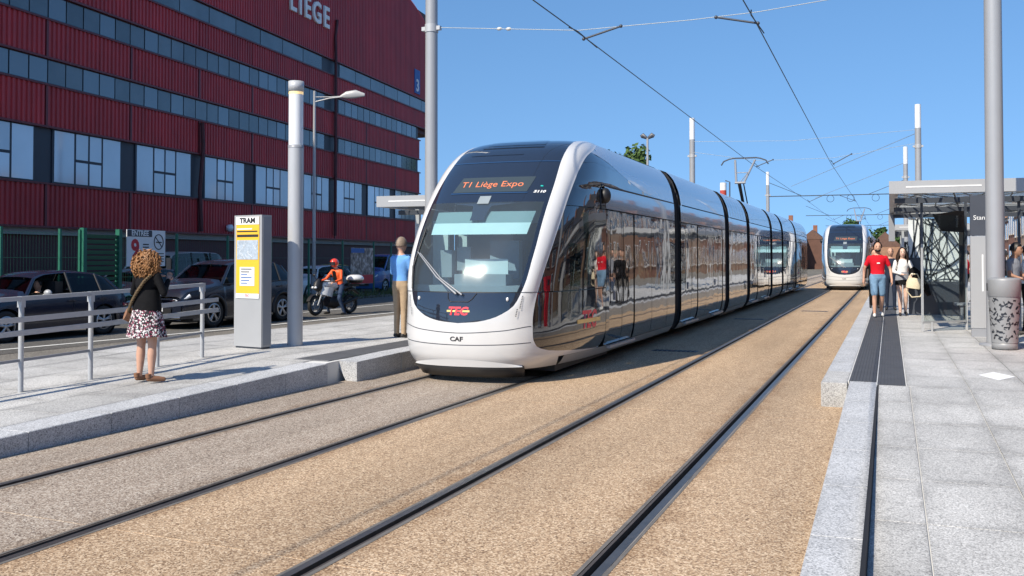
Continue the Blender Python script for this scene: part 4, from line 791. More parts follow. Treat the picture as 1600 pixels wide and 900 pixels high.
for z, a in ((1.90, .1), (1.86, .22)): MB().box(-.24, a, -.0315, -.029, z, z + .02).build('text_line', 'ink' if z < 1.89 else 'white_print', to)
MB().box(-.17, .16, -.033, -.029, 1.0, 1.30).build('notice', 'white_print', to)
for k in range(6): MB().box(-.14, .1 - (k % 3) * .05, -.0355, -.033, 1.26 - k * .045, 1.275 - k * .045).build('text_line', 'ink' if k < 2 else 'blue_print', to)
MB().box(-.26, .26, -.033, -.029, .80, .877).build('footer', 'white_print', to); text('footer_logo', 'TEC', .06, 'tec_red', to, (.0, -.036, .84), (1, 0, 0), (0, 0, 1), .001)
ra = thing('railing', 'galvanised steel railing along the ramp behind the woman', 'railing')
rp = [(-9.25, 6.6), (-9.22, 8.4), (-9.2, 9.42), (-9.27, 10.68), (-9.36, 11.72)]
for (x, y) in rp:
    z = zl(y); MB().tube([(x, y, z - .02), (x, y, z + 1.06)], .03, 12).build('post', 'galv', ra); MB().box(x - .032, x + .032, y - .03, y + .03, z + .96, z + 1.085).build('post_cap', 'galv', ra)
    for dz in (.83, .68):
        MB().tube([(x + .03, y, z + dz), (x + .085, y, z + dz)], .014, 8).build('bracket', 'galv', ra)
def rail_line(dz, off, wy, hz, ext, name, m='galv'):
    P = [(x + off, y, zl(y) + dz) for x, y in rp]; a = Vector(P[-2]); b = Vector(P[-1]); P[-1] = tuple(b + (b - a).normalized() * ext)
    mb = MB()
    for i in range(len(P) - 1):
        p, q = P[i], P[i + 1]; mb.hexa([(p[0] - wy, p[1], p[2] - hz), (p[0] + wy, p[1], p[2] - hz), (q[0] + wy, q[1], q[2] - hz), (q[0] - wy, q[1], q[2] - hz)], [(p[0] - wy, p[1], p[2] + hz), (p[0] + wy, p[1], p[2] + hz), (q[0] + wy, q[1], q[2] + hz), (q[0] - wy, q[1], q[2] + hz)])
    mb.build(name, m, ra)
rail_line(1.06, .0, .028, .024, .0, 'top_rail'); rail_line(.83, .10, .016, .03, .25, 'mid_rail'); rail_line(.68, .10, .016, .03, .25, 'mid_rail'); rail_line(.36, 0, .014, .016, .04, 'bottom_rail', 'grey_mid')
mat('bin_grey', (.27, .275, .28), .45, .1, var=.06)
bn2 = thing('litter_bin', 'tapered grey metal litter bin with cut-out sides at the pole foot', 'bin', (1.70, 17.4, .28)); bn2.scale = (.9, .9, 1)
rb = lambda z: .215 + (z - .1) * .055
MB().lathe([(0, .01), (.21, .01), (.21, .11), (.2, .115)], 40).build('base', 'bin_grey', bn2); MB().lathe([(.19, .1), (.235, .86)], 40).build('liner', 'grey_dark', bn2)
MB().lathe([(.262, .84), (.268, .845), (.272, 1.10), (.262, 1.13), (.2, 1.14), (.17, 1.10), (.0, 1.08)], 40).build('lid', 'bin_grey', bn2); mb = MB(); mb.box(-.278, -.262, -.03, .05, .93, 1.05); mb.build('ash_slot', 'black', bn2)
NA, NZ = 150, 62; rr = random.Random(11); slots = []
for k in range(190):
    slots.append((rr.uniform(0, 2 * PI), rr.uniform(.16, .80), rr.uniform(-1.3, 1.3), rr.uniform(.03, .08), rr.uniform(.008, .024)))
hole = np.zeros((NZ, NA), bool)
for j in range(NZ):
    z = .11 + (j + .5) / NZ * .73
    for i in range(NA):
        a = (i + .5) / NA * 2 * PI
        for (a0, z0_, th, l, wd) in slots:
            dx = ((a - a0 + PI) % (2 * PI) - PI) * .23; dz_ = z - z0_
            u = dx * math.cos(th) + dz_ * math.sin(th); v = -dx * math.sin(th) + dz_ * math.cos(th)
            if abs(u) < l * .6 and abs(v) < wd * (1 - .6 * (u / l + .5)): hole[j, i] = True; break
# keep a solid web: thin out
mb = MB(); vv = [(rb(.11 + j / NZ * .73) * math.cos(2 * PI * i / NA), rb(.11 + j / NZ * .73) * math.sin(2 * PI * i / NA), .11 + j / NZ * .73) for j in range(NZ + 1) for i in range(NA)]
mb.add(vv, [(j * NA + i, j * NA + (i + 1) % NA, (j + 1) * NA + (i + 1) % NA, (j + 1) * NA + i) for j in range(NZ) for i in range(NA) if not hole[j, i]], True); mb.build('cutout_shell', 'bin_grey', bn2)
# ================================================================== shelters
glassmat('frosted', (.84, .87, .87), .2, 1.5)
def lattice(w, h, n, seed, th=.016, dep=.006):
    r_ = random.Random(seed); mb = MB()
    def bp():
        e = r_.randrange(4); t = r_.random(); return Vector(((t * w, 0), (t * w, h), (0, t * h), (w, t * h))[e])
    for k in range(n):
        a, b = bp(), bp()
        if (a - b).length < .25 * min(w, h): continue
        c = (a + b) / 2 + Vector((r_.uniform(-.3, .3) * w, r_.uniform(-.25, .25) * h)); P = []
        for q in range(9):
            t = q / 8; p = a * (1 - t) ** 2 + c * 2 * t * (1 - t) + b * t * t; P.append(Vector((min(w, max(0, p.x)), min(h, max(0, p.y)))))
        for q in range(8):
            d = (P[q + 1] - P[q])
            if d.length < 1e-4: continue
            nrm = Vector((-d.y, d.x)).normalized() * th / 2 * r_.uniform(.7, 1.3)
            A = [P[q] - nrm, P[q + 1] - nrm, P[q + 1] + nrm, P[q] + nrm]; mb.hexa([(p.x, 0, p.y) for p in A], [(p.x, -dep, p.y) for p in A])
    return mb
def shelter(label, x0, x1, y0, y1, zb, zt, side, near=True, seed=1):
    t = thing('tram_shelter', label, 'shelter', (0, 0, 0), 0, 'tram stop shelters')
    ro = MB(); e = .16
    for bx in ((x0, x1, y0, y0 + e), (x0, x1, y1 - e, y1), (x0, x0 + e, y0 + e, y1 - e), (x1 - e, x1, y0 + e, y1 - e)): ro.box(*bx, zt - .26, zt - .02)
    r_ = ro.build('roof', 'grey_light', t)
    MB().add([(x0 + e, y0 + e, zt - .05), (x1 - e, y0 + e, zt - .05), (x1 - e, y1 - e, zt - .05), (x0 + e, y1 - e, zt - .05)], [(0, 1, 2, 3)]).build('roof_glass', 'frosted', r_); MB().box(x0 + .3, x0 + 1.6, y0 - .006, y0, zt - .15, zt - .125).build('light_strip', 'white_print', r_)
    o = lattice(y1 - y0 - .34, x1 - x0 - .34, 44 if near else 24, seed, .035, .01).build('ceiling_lattice', 'lattice_grey', r_, (x1 - .17, y0 + .17, zt - .20), (R(-90), 0, R(90))); o['kind'] = 'stuff'
    for y in lin(y0 + .9, y1 - .9, 3): MB().box(x0 + .1, x1 - .1, y - .05, y + .05, zt - .4, zt - .3).build('roof_beam', 'grey_dark', r_)
    return t
zt = 3.22
sh = shelter('nearer tram shelter with patterned ceiling and glass end screen on the right platform', .0, 4.0, 20.0, 29.3, .28, zt, 1)
# end screen with glass, posts
for (x, y) in ((.6, 21.07), (1.45, 21.9), (2.32, 21.0)):
    MB().box(x - .022, x + .022, y - .022, y + .022, .28, 2.02).build('post', 'grey_light', sh); MB().box(x - .025, x + .025, y - .025, y + .025, 2.02, zt - .3).build('post', 'grey_dark', sh)
MB().hexa([(.6, 21.04, .48), (1.45, 21.87, .48), (1.45, 21.885, .48), (.6, 21.055, .48)], [(.6, 21.04, 2.6), (1.45, 21.87, 2.6), (1.45, 21.885, 2.6), (.6, 21.055, 2.6)]).build('glass_screen', 'clear_glass', sh)
MB().hexa([(.6, 21.03, .44), (1.45, 21.86, .44), (1.45, 21.9, .44), (.6, 21.07, .44)], [(.6, 21.03, .48), (1.45, 21.86, .48), (1.45, 21.9, .48), (.6, 21.07, .48)]).build('screen_rail', 'grey_light', sh)
MB().tube([(.78, 21.2, .28), (.78, 21.2, .46)], .02, 8).build('screen_foot', 'galv', sh)
# patterned screen deeper inside
pa = MB().box(.45, 1.75, 27.1, 27.16, .30, 2.75).build('patterned_screen', 'screen_pale', sh) if 'screen_pale' in M else MB().box(.45, 1.75, 27.1, 27.16, .30, 2.75).build('patterned_screen', mat('screen_pale', (.72, .74, .74), .5), sh)
o = lattice(1.0, 1.85, 44, 5, .024, .012).build('screen_lattice', 'lattice_grey', pa, (.74, 27.095, .9)); o['kind'] = 'stuff'
o = lattice(.3, 1.3, 10, 9, .03, .012).build('screen_lattice', 'lattice_grey', pa, (.45, 27.095, 1.45)); o['kind'] = 'stuff'
MB().box(.45, .76, 27.05, 27.098, .3, 1.75).build('solid_panel', 'grey_dark', pa); MB().box(.76, 1.75, 27.06, 27.098, .3, 1.15).build('solid_panel', 'grey_dark', pa)
MB().box(1.55, 1.72, 25.6, 25.75, .28, zt - .3).build('column', 'black', sh); MB().hexa([(1.1, 24.3, 2.35), (1.72, 25.6, 2.35), (1.72, 25.75, 2.35), (1.1, 24.4, 2.35)], [(.9, 23.6, 2.7), (1.72, 25.6, 2.9), (1.72, 25.75, 2.9), (.9, 23.7, 2.7)]).build('bracket', 'black', sh)
be = MB(); be.box(1.35, 3.2, 24.0, 24.4, .68, .73); be.build('bench_seat', 'grey_mid', sh)
for x in (1.5, 3.05): MB().box(x - .03, x + .03, 24.05, 24.35, .28, .68).build('bench_leg', 'grey_mid', sh)
bk = MB().box(3.6, 3.63, 21, 28.5, .4, 2.6).build('back_glass', 'clear_glass', sh)
o = lattice(7.5, 1.0, 60, 21, .05, .01).build('back_lattice', 'grey_dark', sh, (3.59, 21, 1.4), (0, 0, R(90))); o['kind'] = 'stuff'
MB().box(-.02, .14, 28.6, 29.25, 2.2, zt - .3).build('end_bracket', 'grey_mid', sh)
sh2 = shelter('farther tram shelter beyond the walking couple on the right platform', .1, 3.8, 45.5, 54, .28, 3.22, 1, False, 8)
for (x, y) in ((.55, 46.3), (1.9, 46.3), (.55, 53), (1.9, 53)): MB().box(x - .05, x + .05, y - .05, y + .05, .28, 2.95).build('post', 'galv', sh2)
MB().box(.55, 1.9, 46.3, 46.33, .5, 2.5).build('glass_screen', 'clear_glass', sh2); o = lattice(1.3, 1.9, 40, 31, .05, .02).build('screen_lattice', 'lattice_grey', sh2, (.57, 46.28, .55)); o['kind'] = 'stuff'
sh3 = shelter('left platform shelter roof showing behind the near tram nose', -10.63, -7.9, 19.2, 27.5, .29, 3.13, -1, False, 12)
for y in (20.5, 26): MB().box(-10.3, -10.2, y - .05, y + .05, .29, 2.87).build('post', 'galv', sh3)
ste = thing('stop_sign_stele', 'grey and dark stop name stele reading Standard behind the thick pole', 'sign', (1.4, 20.0, .28))
MB().box(0, .56, 0, .14, .16, 1.86).build('lower_cabinet', 'grey_light', ste); MB().box(.01, .55, .01, .13, 0, .16).build('plinth', 'grey_mid', ste); MB().box(.0, .58, .0, .12, 1.87, 2.62).build('name_panel', 'grey_dark', ste)
MB().box(.19, .215, -.006, 0, .84, 1.52).build('light_strip', 'white_print', ste); text('stop_name', 'Standard', .118, 'white_print', ste, (.05, -.004, 2.2), (1, 0, 0), (0, 0, 1), .001, 'LEFT', 0)
o = MB().cyl(0, 0, 0, .22, .14, n=20).build('roof_vent', 'galv', None, (1.55, 24.0, zt + .0)); tag(o, 'small round metal vent on the nearer shelter roof', 'vent')
# ================================================================== people
def remeshed(mb, vox, smooth=4):
    me = bpy.data.meshes.new('body'); me.from_pydata(mb.v, [], mb.f); o = bpy.data.objects.new('body', me); col.objects.link(o)
    m = o.modifiers.new('r', 'REMESH'); m.mode = 'VOXEL'; m.voxel_size = vox
    m2 = o.modifiers.new('s', 'SMOOTH'); m2.factor = .5; m2.iterations = smooth
    dg = bpy.context.evaluated_depsgraph_get(); r = bpy.data.meshes.new_from_object(o.evaluated_get(dg)); bpy.data.objects.remove(o); return r
DEF = dict(hipL=(.09, 0, .92), hipR=(-.09, 0, .92), kneeL=(.1, -.02, .49), kneeR=(-.1, -.02, .49), ankL=(.105, .015, .085), ankR=(-.105, .015, .085), shL=(.175, 0, 1.39), shR=(-.175, 0, 1.39), elbL=(.25, .03, 1.13), elbR=(-.25, .03, 1.13), wriL=(.27, -.05, .89), wriR=(-.27, -.05, .89), toeL=(.02, -.17, -.05), toeR=(-.02, -.17, -.05), lean=0, head=(0, 0, 0))
def person(label, loc, rz, h=1.75, pose=None, top='cloth_grey', bottom='denim_dark', shoe='shoe_dark', skin='skin', hair='hair_dark', sleeve='short', legs='long', fem=False, hairstyle='short', vox=.016, wide=1.0, group=None, extra=None, hands=True, helmet=None):
    P = dict(DEF); P.update(pose or {}); V = {k: Vector(v) for k, v in P.items() if isinstance(v, tuple)}
    T = thing('person', label, 'person', loc, rz, group); T.scale = (h / 1.75,) * 3
    mb = MB(); seg = []
    def sg(a, b, ra, rb_, tag_, n=12):
        mb.tube([a, (Vector(a) + Vector(b)) / 2, b], [ra, (ra + rb_) / 2, rb_], n); mb.ball(a, ra, 10, 8); mb.ball(b, rb_, 10, 8); seg.append((Vector(a), Vector(b), ra, rb_, tag_))
    w_ = .92 if fem else 1.0; lz = P['lean']; w_ *= wide
    tz = [(.90, .115, .165), (.98, .118, .17 if fem else .162), (1.08, .10, .135 if fem else .15), (1.18, .105, .138 if fem else .155), (1.29, .122, .158 if fem else .175), (1.38, .105, .17 if fem else .19), (1.435, .08, .135), (1.475, .06, .065)]
    cy = lambda z: lz * (z - .9)
    mb.tube([(0, cy(z), z) for z, a, b in tz], [(a * wide, b * w_) for z, a, b in tz], 18); mb.ball((0, 0, .9), (.165 * w_, .115, .09), 14, 8)
    for z0_, z1_ in ((.90, 1.0), (1.0, 1.42)): seg.append((Vector((0, cy(z0_), z0_)), Vector((0, cy(z1_), z1_)), .14, .14, 'bottom' if z1_ <= 1.0 else 'top'))
    hd = Vector((0, cy(1.64) - .02, 1.63)) + V['head']
    sg((0, cy(1.45), 1.46), hd + Vector((0, .015, -.09)), .062, .057, 'skin')
    mb.ball(hd, (.086, .105, .122), 16, 12); mb.ball(hd + Vector((0, -.04, -.06)), (.055, .055, .058), 12, 8); mb.ball(hd + Vector((0, -.10, -.015)), (.014, .02, .026), 8, 6)
    for s in (-1, 1): mb.ball(hd + Vector((s * .076, .01, -.005)), (.012, .022, .032), 8, 6)
    seg.append((hd - Vector((0, 0, .08)), hd + Vector((0, 0, .05)), .085, .09, 'skin'))
    for sd in 'LR':
        hip, kn, an, sh_, el, wr = (V[k + sd] for k in ('hip', 'knee', 'ank', 'sh', 'elb', 'wri')); sh_ = Vector((sh_.x * w_, sh_.y + cy(1.4), sh_.z))
        th = .082 if fem else .088; th *= wide
        if legs == 'long': sg(hip, kn, th, .062, 'bottom'); sg(kn, an, .06, .048, 'bottom')
        elif legs == 'shorts': m_ = hip.lerp(kn, .88); sg(hip, m_, th + .012, .08, 'bottom'); sg(m_, kn, .055, .052, 'skin'); sg(kn, kn.lerp(an, .35), .05, .054, 'skin'); sg(kn.lerp(an, .35), an, .054, .034, 'skin')
        else: sg(hip, kn, th, .058, 'skin'); sg(kn, kn.lerp(an, .33), .054, .06, 'skin'); sg(kn.lerp(an, .33), an, .06, .036, 'skin')
        toe = an + V['toe' + sd]; heel = an + Vector((0, .04, -.045)); sg(heel, an + (toe - an) * .5 + Vector((0, 0, -.022)), .036, .042, 'shoe'); sg(an + (toe - an) * .5 + Vector((0, 0, -.022)), toe, .042, .032, 'shoe')
        if sleeve == 'long': sg(sh_, el, .058, .046, 'top'); sg(el, wr, .044, .034, 'top')
        else: q = .62; m_ = sh_.lerp(el, q); sg(sh_, m_, .052 * w_, .05 * w_, 'top'); sg(m_, el, .042, .038, 'skin'); sg(el, wr, .038, .027, 'skin')
        d = (wr - el).normalized(); pe = wr + d * .08; sg(wr + d * .015, pe, .03, .03, 'skin', 8)
        if hands: V['_h' + sd] = pe; V['_d' + sd] = d
    me = remeshed(mb, vox, 4)
    mats = {'skin': skin, 'top': top, 'bottom': bottom, 'shoe': shoe}; names = list(mats); me.materials.clear()
    for n_ in names: me.materials.append(M[mats[n_]])
    nv = len(me.polygons); cs = np.zeros(nv * 3); me.polygons.foreach_get('center', cs); cs = cs.reshape(-1, 3); best = np.full(nv, 1e9); idx = np.zeros(nv, int)
    for a, b, ra, rb_, tg in seg:
        a = np.array(a); b = np.array(b); ab = b - a; t = np.clip(((cs - a) @ ab) / max(1e-9, ab @ ab), 0, 1); dd = np.linalg.norm(cs - (a + t[:, None] * ab), axis=1) - (ra + (rb_ - ra) * t); u = dd < best; best[u] = dd[u]; idx[u] = names.index(tg)
    tors = (np.abs(cs[:, 0]) < .2) & (cs[:, 2] > .995) & (cs[:, 2] < 1.44); hd_ = cs[:, 2] > hd.z - .10; idx[hd_ & (np.abs(cs[:, 0]) < .12)] = 0; idx[(cs[:, 2] > 1.452) & (np.abs(cs[:, 0]) < .085)] = 0
    me.polygons.foreach_set('material_index', idx.astype(int)); me.polygons.foreach_set('use_smooth', [True] * nv); me.update()
    if hands:                                     # five unequal bent fingers on each hand, same mesh
        hb = MB()
        for sd in 'LR':
            p, d = V['_h' + sd], V['_d' + sd]; s = 1 if sd == 'L' else -1; side = d.cross(Vector((0, 0, 1) if abs(d.z) < .8 else (1, 0, 0))).normalized(); up = side.cross(d)
            for k, (o_, l) in enumerate([(-.026, .066), (-.009, .076), (.009, .07), (.025, .055)]):
                a = p + side * o_ + d * .01; hb.tube([a, a + d * l * .5 + up * .004, a + d * l * .8 - up * s * .014, a + d * l - up * s * .03], [.0095, .009, .008, .006], 6)
            a = p - d * .05 + side * .028; hb.tube([a, a + side * .022 + d * .03, a + side * .02 + d * .06], [.011, .01, .007], 6)
        bm = bmesh.new(); bm.from_mesh(me); vs = [bm.verts.new(v) for v in hb.v]
        for f in hb.f:
            try: q = bm.faces.new([vs[i] for i in f]); q.smooth = True; q.material_index = 0
            except ValueError: pass
        bm.to_mesh(me); bm.free()
    body = link('body', me, T)
    for s in (-1, 1): MB().ball(hd + Vector((s * .032, -.094, .008)), (.011, .008, .006), 8, 6).build('eye', 'ink', T); MB().ball(hd + Vector((s * .032, -.096, .032)), (.018, .007, .004), 8, 4).build('eyebrow', hair, T)
    MB().ball(hd + Vector((0, -.097, -.058)), (.022, .008, .006), 8, 6).build('mouth', 'lamp_red' if fem else 'skin_tan', T)
    rr = random.Random(len(label)); hb = MB()
    if helmet:
        hb.ball(hd + Vector((0, .0, .02)), (.125, .15, .14), 18, 12); hb.build('helmet', helmet, T); MB().grid([[hd + Vector((math.sin(a) * .128, -math.cos(a) * .153, z)) for a in lin(-1.0, 1.0, 9)] for z in (-.05, .05)]).build('visor', 'black', T)
    elif hairstyle == 'bald': hb.ball(hd + Vector((0, .014, .0)), (.09, .108, .06), 14, 8); hb.build('hair', hair, T)
    elif hairstyle == 'curly':
        for k in range(520):
            a = rr.uniform(0, 2 * PI); z = rr.uniform(-1, 1); r0 = math.sqrt(1 - z * z); c = hd + Vector((0, .03, -.06)); n_ = Vector((r0 * math.cos(a) * 1.45, r0 * math.sin(a) * 1.05, z * 1.2))
            if n_.y < -.45 and z < .55: continue
            p = c + n_ * .15 * rr.uniform(.75, 1.08); q = n_.orthogonal().normalized(); pts = [p + Vector((0, 0, -.035 * t)) + (q * math.cos(t * 5 + a) + n_.cross(q).normalized() * math.sin(t * 5 + a)) * .017 for t in lin(0, 1.9, 9)]
            hb.tube(pts, [.006, .009, .0095, .0095, .009, .009, .008, .007, .004], 5, False)
        hb.ball(hd + Vector((0, .03, -.06)), (.18, .135, .155), 14, 10); hb.build('hair', hair, T)
    else:
        rows = []
        for j in range(9):
            ph = j / 8 * 1.75; rows.append([hd + Vector((math.sin(ph) * math.sin(a) * .102, (math.sin(ph) * math.cos(a)) * .122 + .010, math.cos(ph) * .142 + .010)) for a in lin(-2.75 + ph * .55, 2.75 - ph * .55, 21)])
        hb.grid(rows); 
        if hairstyle == 'bun': hb.ball(hd + Vector((0, .02, .16)), .05, 10, 8)
        if hairstyle == 'thick': hb.ball(hd + Vector((0, .01, .075)), (.085, .10, .07), 12, 8)
        if hairstyle == 'long':
            for k in range(60):
                a = rr.uniform(-2.3, 2.3); p = hd + Vector((math.sin(a) * .085, math.cos(a) * .095 + .01, rr.uniform(.0, .09))); e = p + Vector((math.sin(a) * .06, .02 + math.cos(a) * .03, -rr.uniform(.28, .42))); hb.tube([p, p.lerp(e, .5) + Vector((math.sin(a) * .03, 0, 0)), e], [.018, .02, .008], 5)
        hb.build('hair', hair, T)
    if extra: extra(T, V, hd)
    return T
def skirt(T, z0_, z1_, r0, r1, m, name='skirt', amp=.012, nf=9):
    rows = []
    for j in range(9):
        t = j / 8; z = z0_ + (z1_ - z0_) * t; rows.append([((r0 + (r1 - r0) * t ** .8 + amp * t * math.sin(a * nf + .6)) * math.cos(a), ((r0 + (r1 - r0) * t ** .8) * .78 + amp * t * math.sin(a * nf)) * math.sin(a), z + .008 * math.sin(a * 3) * t) for a in lin(0, 2 * PI, 49)])
    MB().grid(rows).build(name, m, T)
# --- woman at the railing, seen from behind
def wx(T, V, hd):
    skirt(T, 1.0, .60, .185, .285, 'floral')
    rows = [[((.165 + .03 * t) * math.cos(a) * 1.12, (.128 + .03 * t) * math.sin(a), 1.22 - .27 * t) for a in lin(0, 2 * PI, 33)] for t in lin(0, 1, 6)]; MB().grid(rows).build('jacket_hem', 'cloth_black', T)
    for sd in 'LR': p = V['ank' + sd]; MB().tube([p + Vector((0, .045, -.03)), p + Vector((0, .05, .02))], .036, 8).build('sandal_strap', 'shoe_brown', T)
wom = person('woman with big curly blond hair, black jacket and flowered skirt by the railing', (-8.36, 9.45, zl(9.45) + .004), R(172), 1.60, dict(elbL=(.29, -.02, 1.17), elbR=(-.29, -.02, 1.17), wriL=(.14, -.22, 1.33), wriR=(-.14, -.22, 1.33), kneeL=(.105, 0, .49), kneeR=(-.105, 0, .49), ankL=(.11, .02, .1), ankR=(-.11, .02, .1), toeL=(.05, -.16, -.06), toeR=(-.09, -.13, -.06)), 'cloth_black', 'floral', 'shoe_brown', 'skin', 'hair_curly', 'long', 'bare', True, 'curly', .014, 1.14, extra=wx); bgs = 1.60 / 1.75
bag = thing('shoulder_bag', 'brown handbag on a braided strap slung across the woman in the flowered skirt', 'bag', (-8.36, 9.45, zl(9.45)), R(172))
MB().tube([(.23, -.02, .88), (.27, .03, .88), (.27, .10, .9)], [(.02, .07), (.05, .1), (.02, .08)], 10).build('pouch', 'shoe_brown', bag)
st = MB(); pa_ = [Vector(p) for p in [(-.15, .06, 1.42), (-.10, .125, 1.33), (.0, .14, 1.2), (.10, .135, 1.07), (.2, .10, .95), (.25, .05, .92)]]
for q in range(len(pa_) - 1):
    for k in range(4): c = pa_[q].lerp(pa_[q + 1], k / 4); e = pa_[q].lerp(pa_[q + 1], (k + .9) / 4); st.tube([c + Vector((.016, 0, 0)), e + Vector((-.016, .006, 0))], .017, 6); st.tube([c + Vector((-.016, .006, 0)), e + Vector((.016, 0, 0))], .017, 6)
st.build('braided_strap', mat('strap', (.10, .065, .03), .8, var=.3, vscale=40), bag); bag.scale = (bgs * 1.05, bgs * 1.12, bgs)
ph = MB().box(-.04, .04, -.33, -.32, 1.36, 1.5).build('phone', 'black', None, (-8.36, 9.45, zl(9.45)), (0, 0, R(172))); tag(ph, 'phone held up by the woman in the flowered skirt', 'phone')
# --- man in blue shirt
person('grey haired man in light blue jumper and khaki trousers beside the tram nose', (-8.3, 15.9, .294), R(165), 1.80, dict(elbL=(.24, -.05, 1.14), elbR=(-.24, -.05, 1.14), wriL=(.2, -.24, 1.16), wriR=(-.2, -.24, 1.16), kneeL=(.08, 0, .49), kneeR=(-.08, 0, .49), ankL=(.085, .01, .085), ankR=(-.085, .01, .085)), 'cloth_blue', 'khaki', 'shoe_dark', 'skin', 'hair_grey', 'long', 'long', False, 'short', .016, 1.02)
# --- couple
def rx(T, V, hd): MB().grid([[(x, -.128 - .0, z) for x in lin(-.03, .035, 4)] for z in (1.245, 1.275)]).build('shirt_print', 'white_print', T); MB().ball(hd + Vector((0, -.05, -.075)), (.066, .058, .045), 10, 8).build('beard', 'hair_dark', T)
person('man in red T-shirt and denim shorts walking on the right platform', (-.28, 25.9, .288), R(8), 1.84, dict(kneeL=(.1, .04, .5), ankL=(.1, .22, .13), toeL=(.02, -.13, -.10), kneeR=(-.09, -.13, .5), ankR=(-.09, -.13, .085), elbL=(.29, .03, 1.12), wriL=(.3, -.08, .88), elbR=(-.29, .05, 1.13), wriR=(-.31, .02, .88), head=(0, -.02, 0)), 'cloth_red', 'denim', 'shoe_white', 'skin', 'hair_dark', 'short', 'shorts', False, 'bun', .014, 1.03, extra=rx)
def wx2(T, V, hd): skirt(T, .99, .80, .16, .19, 'cloth_black', 'short_skirt', .004); skirt(T, 1.13, .92, .15, .185, 'cloth_grey', 'grey_wrap', .004)
person('dark haired woman in white top and short skirt walking beside the man in red', (.3, 26.7, .288), R(5), 1.70, dict(kneeL=(.08, .02, .5), ankL=(.08, .16, .11), toeL=(.02, -.14, -.08), kneeR=(-.07, -.10, .5), ankR=(-.07, -.10, .085), elbL=(.28, .0, 1.15), wriL=(.2, -.2, 1.05), elbR=(-.22, .02, 1.14), wriR=(-.05, -.2, 1.08)), 'cloth_white', 'cloth_black', 'shoe_dark', 'skin_pale', 'hair_brown', 'long', 'bare', True, 'long', .014, 1.0, extra=wx2)
bg3 = thing('handbag', 'cream woven handbag with pale strap held by the woman in white', 'bag', (.56, 26.45, 1.12))
MB().tube([(-.02, 0, -.14), (0, 0, 0), (.02, 0, .12)], [(.09, .17), (.1, .18), (.07, .14)], 14).build('pouch', 'bag_cream', bg3); MB().tube([(-.12, 0, .1), (-.06, 0, .22), (.08, 0, .22), (.13, 0, .1)], .016, 6).build('handle', 'bag_cream', bg3)
MB().tube([(-.15, 0, .05), (-.17, 0, -.2), (-.05, 0, -.36), (.15, 0, -.34), (.22, .02, -.15), (.16, .0, .02)], .018, 6).build('strap', 'bag_cream', bg3)
jk = MB().tube([(.50, 26.6, 1.48), (.66, 26.62, 1.3), (.82, 26.62, 1.02), (.92, 26.62, .8)], [(.05, .09), (.06, .12), (.05, .10), (.03, .05)], 10).build('jacket', 'cloth_black'); tag(jk, 'black jacket hanging over the arm of the woman in white', 'jacket')
DARKP = dict(elbL=(.23, -.04, 1.14), elbR=(-.23, -.04, 1.14), wriL=(.18, -.2, 1.08), wriR=(-.18, -.2, 1.08))
person('balding man half hidden behind the couple on the platform', (.02, 29.5, .288), R(3), 1.74, None, 'cloth_navy', 'cloth_navy', 'shoe_dark', 'skin', 'hair_grey', 'long', 'long', False, 'bald', .02)
person('walker in blue jeans behind the woman in white', (.72, 31, .288), R(-5), 1.72, None, 'cloth_grey', 'denim', 'shoe_white', 'skin', 'hair_brown', 'short', 'long', False, 'short', .02)
person('dark figure walking left of the man in red, mostly hidden', (-.42, 30.5, .288), R(3), 1.7, None, 'cloth_black', 'cloth_black', 'shoe_dark', 'skin', 'hair_dark', 'long', 'long', False, 'short', .02)
person('man with thick dark hair looking down at his phone, right edge of the picture', (2.18, 20.7, .288), R(60), 1.74, dict(DARKP, head=(0, -.05, -.02)), 'cloth_grey', 'cloth_black', 'shoe_dark', 'skin_tan', 'hair_dark', 'short', 'long', False, 'thick', .016)
person('second waiting person beside the man with thick dark hair', (2.5, 21.5, .288), R(70), 1.68, DARKP, 'cloth_white', 'cloth_black', 'shoe_dark', 'skin', 'hair_brown', 'short', 'long', False, 'short', .02)
# waiting crowd further along the right platform, seen mirrored in the tram side
crowd = [(2.3, 13.6, 95, 'cloth_navy', 'denim_dark', 'waiting man in dark jacket mirrored in the tram side'), (2.7, 14.4, 85, 'cloth_black', 'cloth_black', 'waiting man in black mirrored in the tram side'), (1.9, 15.0, 100, 'cloth_red', 'denim', 'waiting person in red top mirrored in the tram side'), (3.2, 15.8, 90, 'cloth_blue', 'denim_dark', 'waiting person in blue top mirrored in the tram side'),
         (3.5, 12.4, 80, 'cloth_white', 'denim_dark', 'waiting person in white shirt mirrored in the tram side'), (3.0, 30.6, 90, 'cloth_black', 'denim', 'person waiting past the nearer shelter'), (2.2, 33.4, 95, 'cloth_red', 'cloth_black', 'person in red waiting past the nearer shelter'), (2.6, 35.5, 90, 'cloth_navy', 'denim', 'person in navy waiting past the nearer shelter'), (1.9, 38, 90, 'cloth_grey', 'denim_dark', 'person in grey waiting between the two shelters')]
base = None
for k, (x, y, rz, tp, bt, L) in enumerate(crowd):
    person(L, (x, y, .288), R(-rz), 1.66 + .03 * (k % 5), DARKP if k % 2 else None, tp, bt, 'shoe_dark', 'skin', ['hair_dark', 'hair_brown', 'hair_grey'][k % 3], 'short' if k % 2 else 'long', 'long', False, 'short', .026, group='people waiting on the right platform')
tk = thing('ticket_machine', 'red ticket machine on the right platform mirrored in the tram side', 'ticket machine', (2.6, 17.0, .28))
MB().box(-.3, .3, -.45, .45, 0, 1.7).build('cabinet', 'cloth_red', tk); MB().box(-.31, -.3, -.2, .2, 1.1, 1.45).build('screen', 'black', tk)
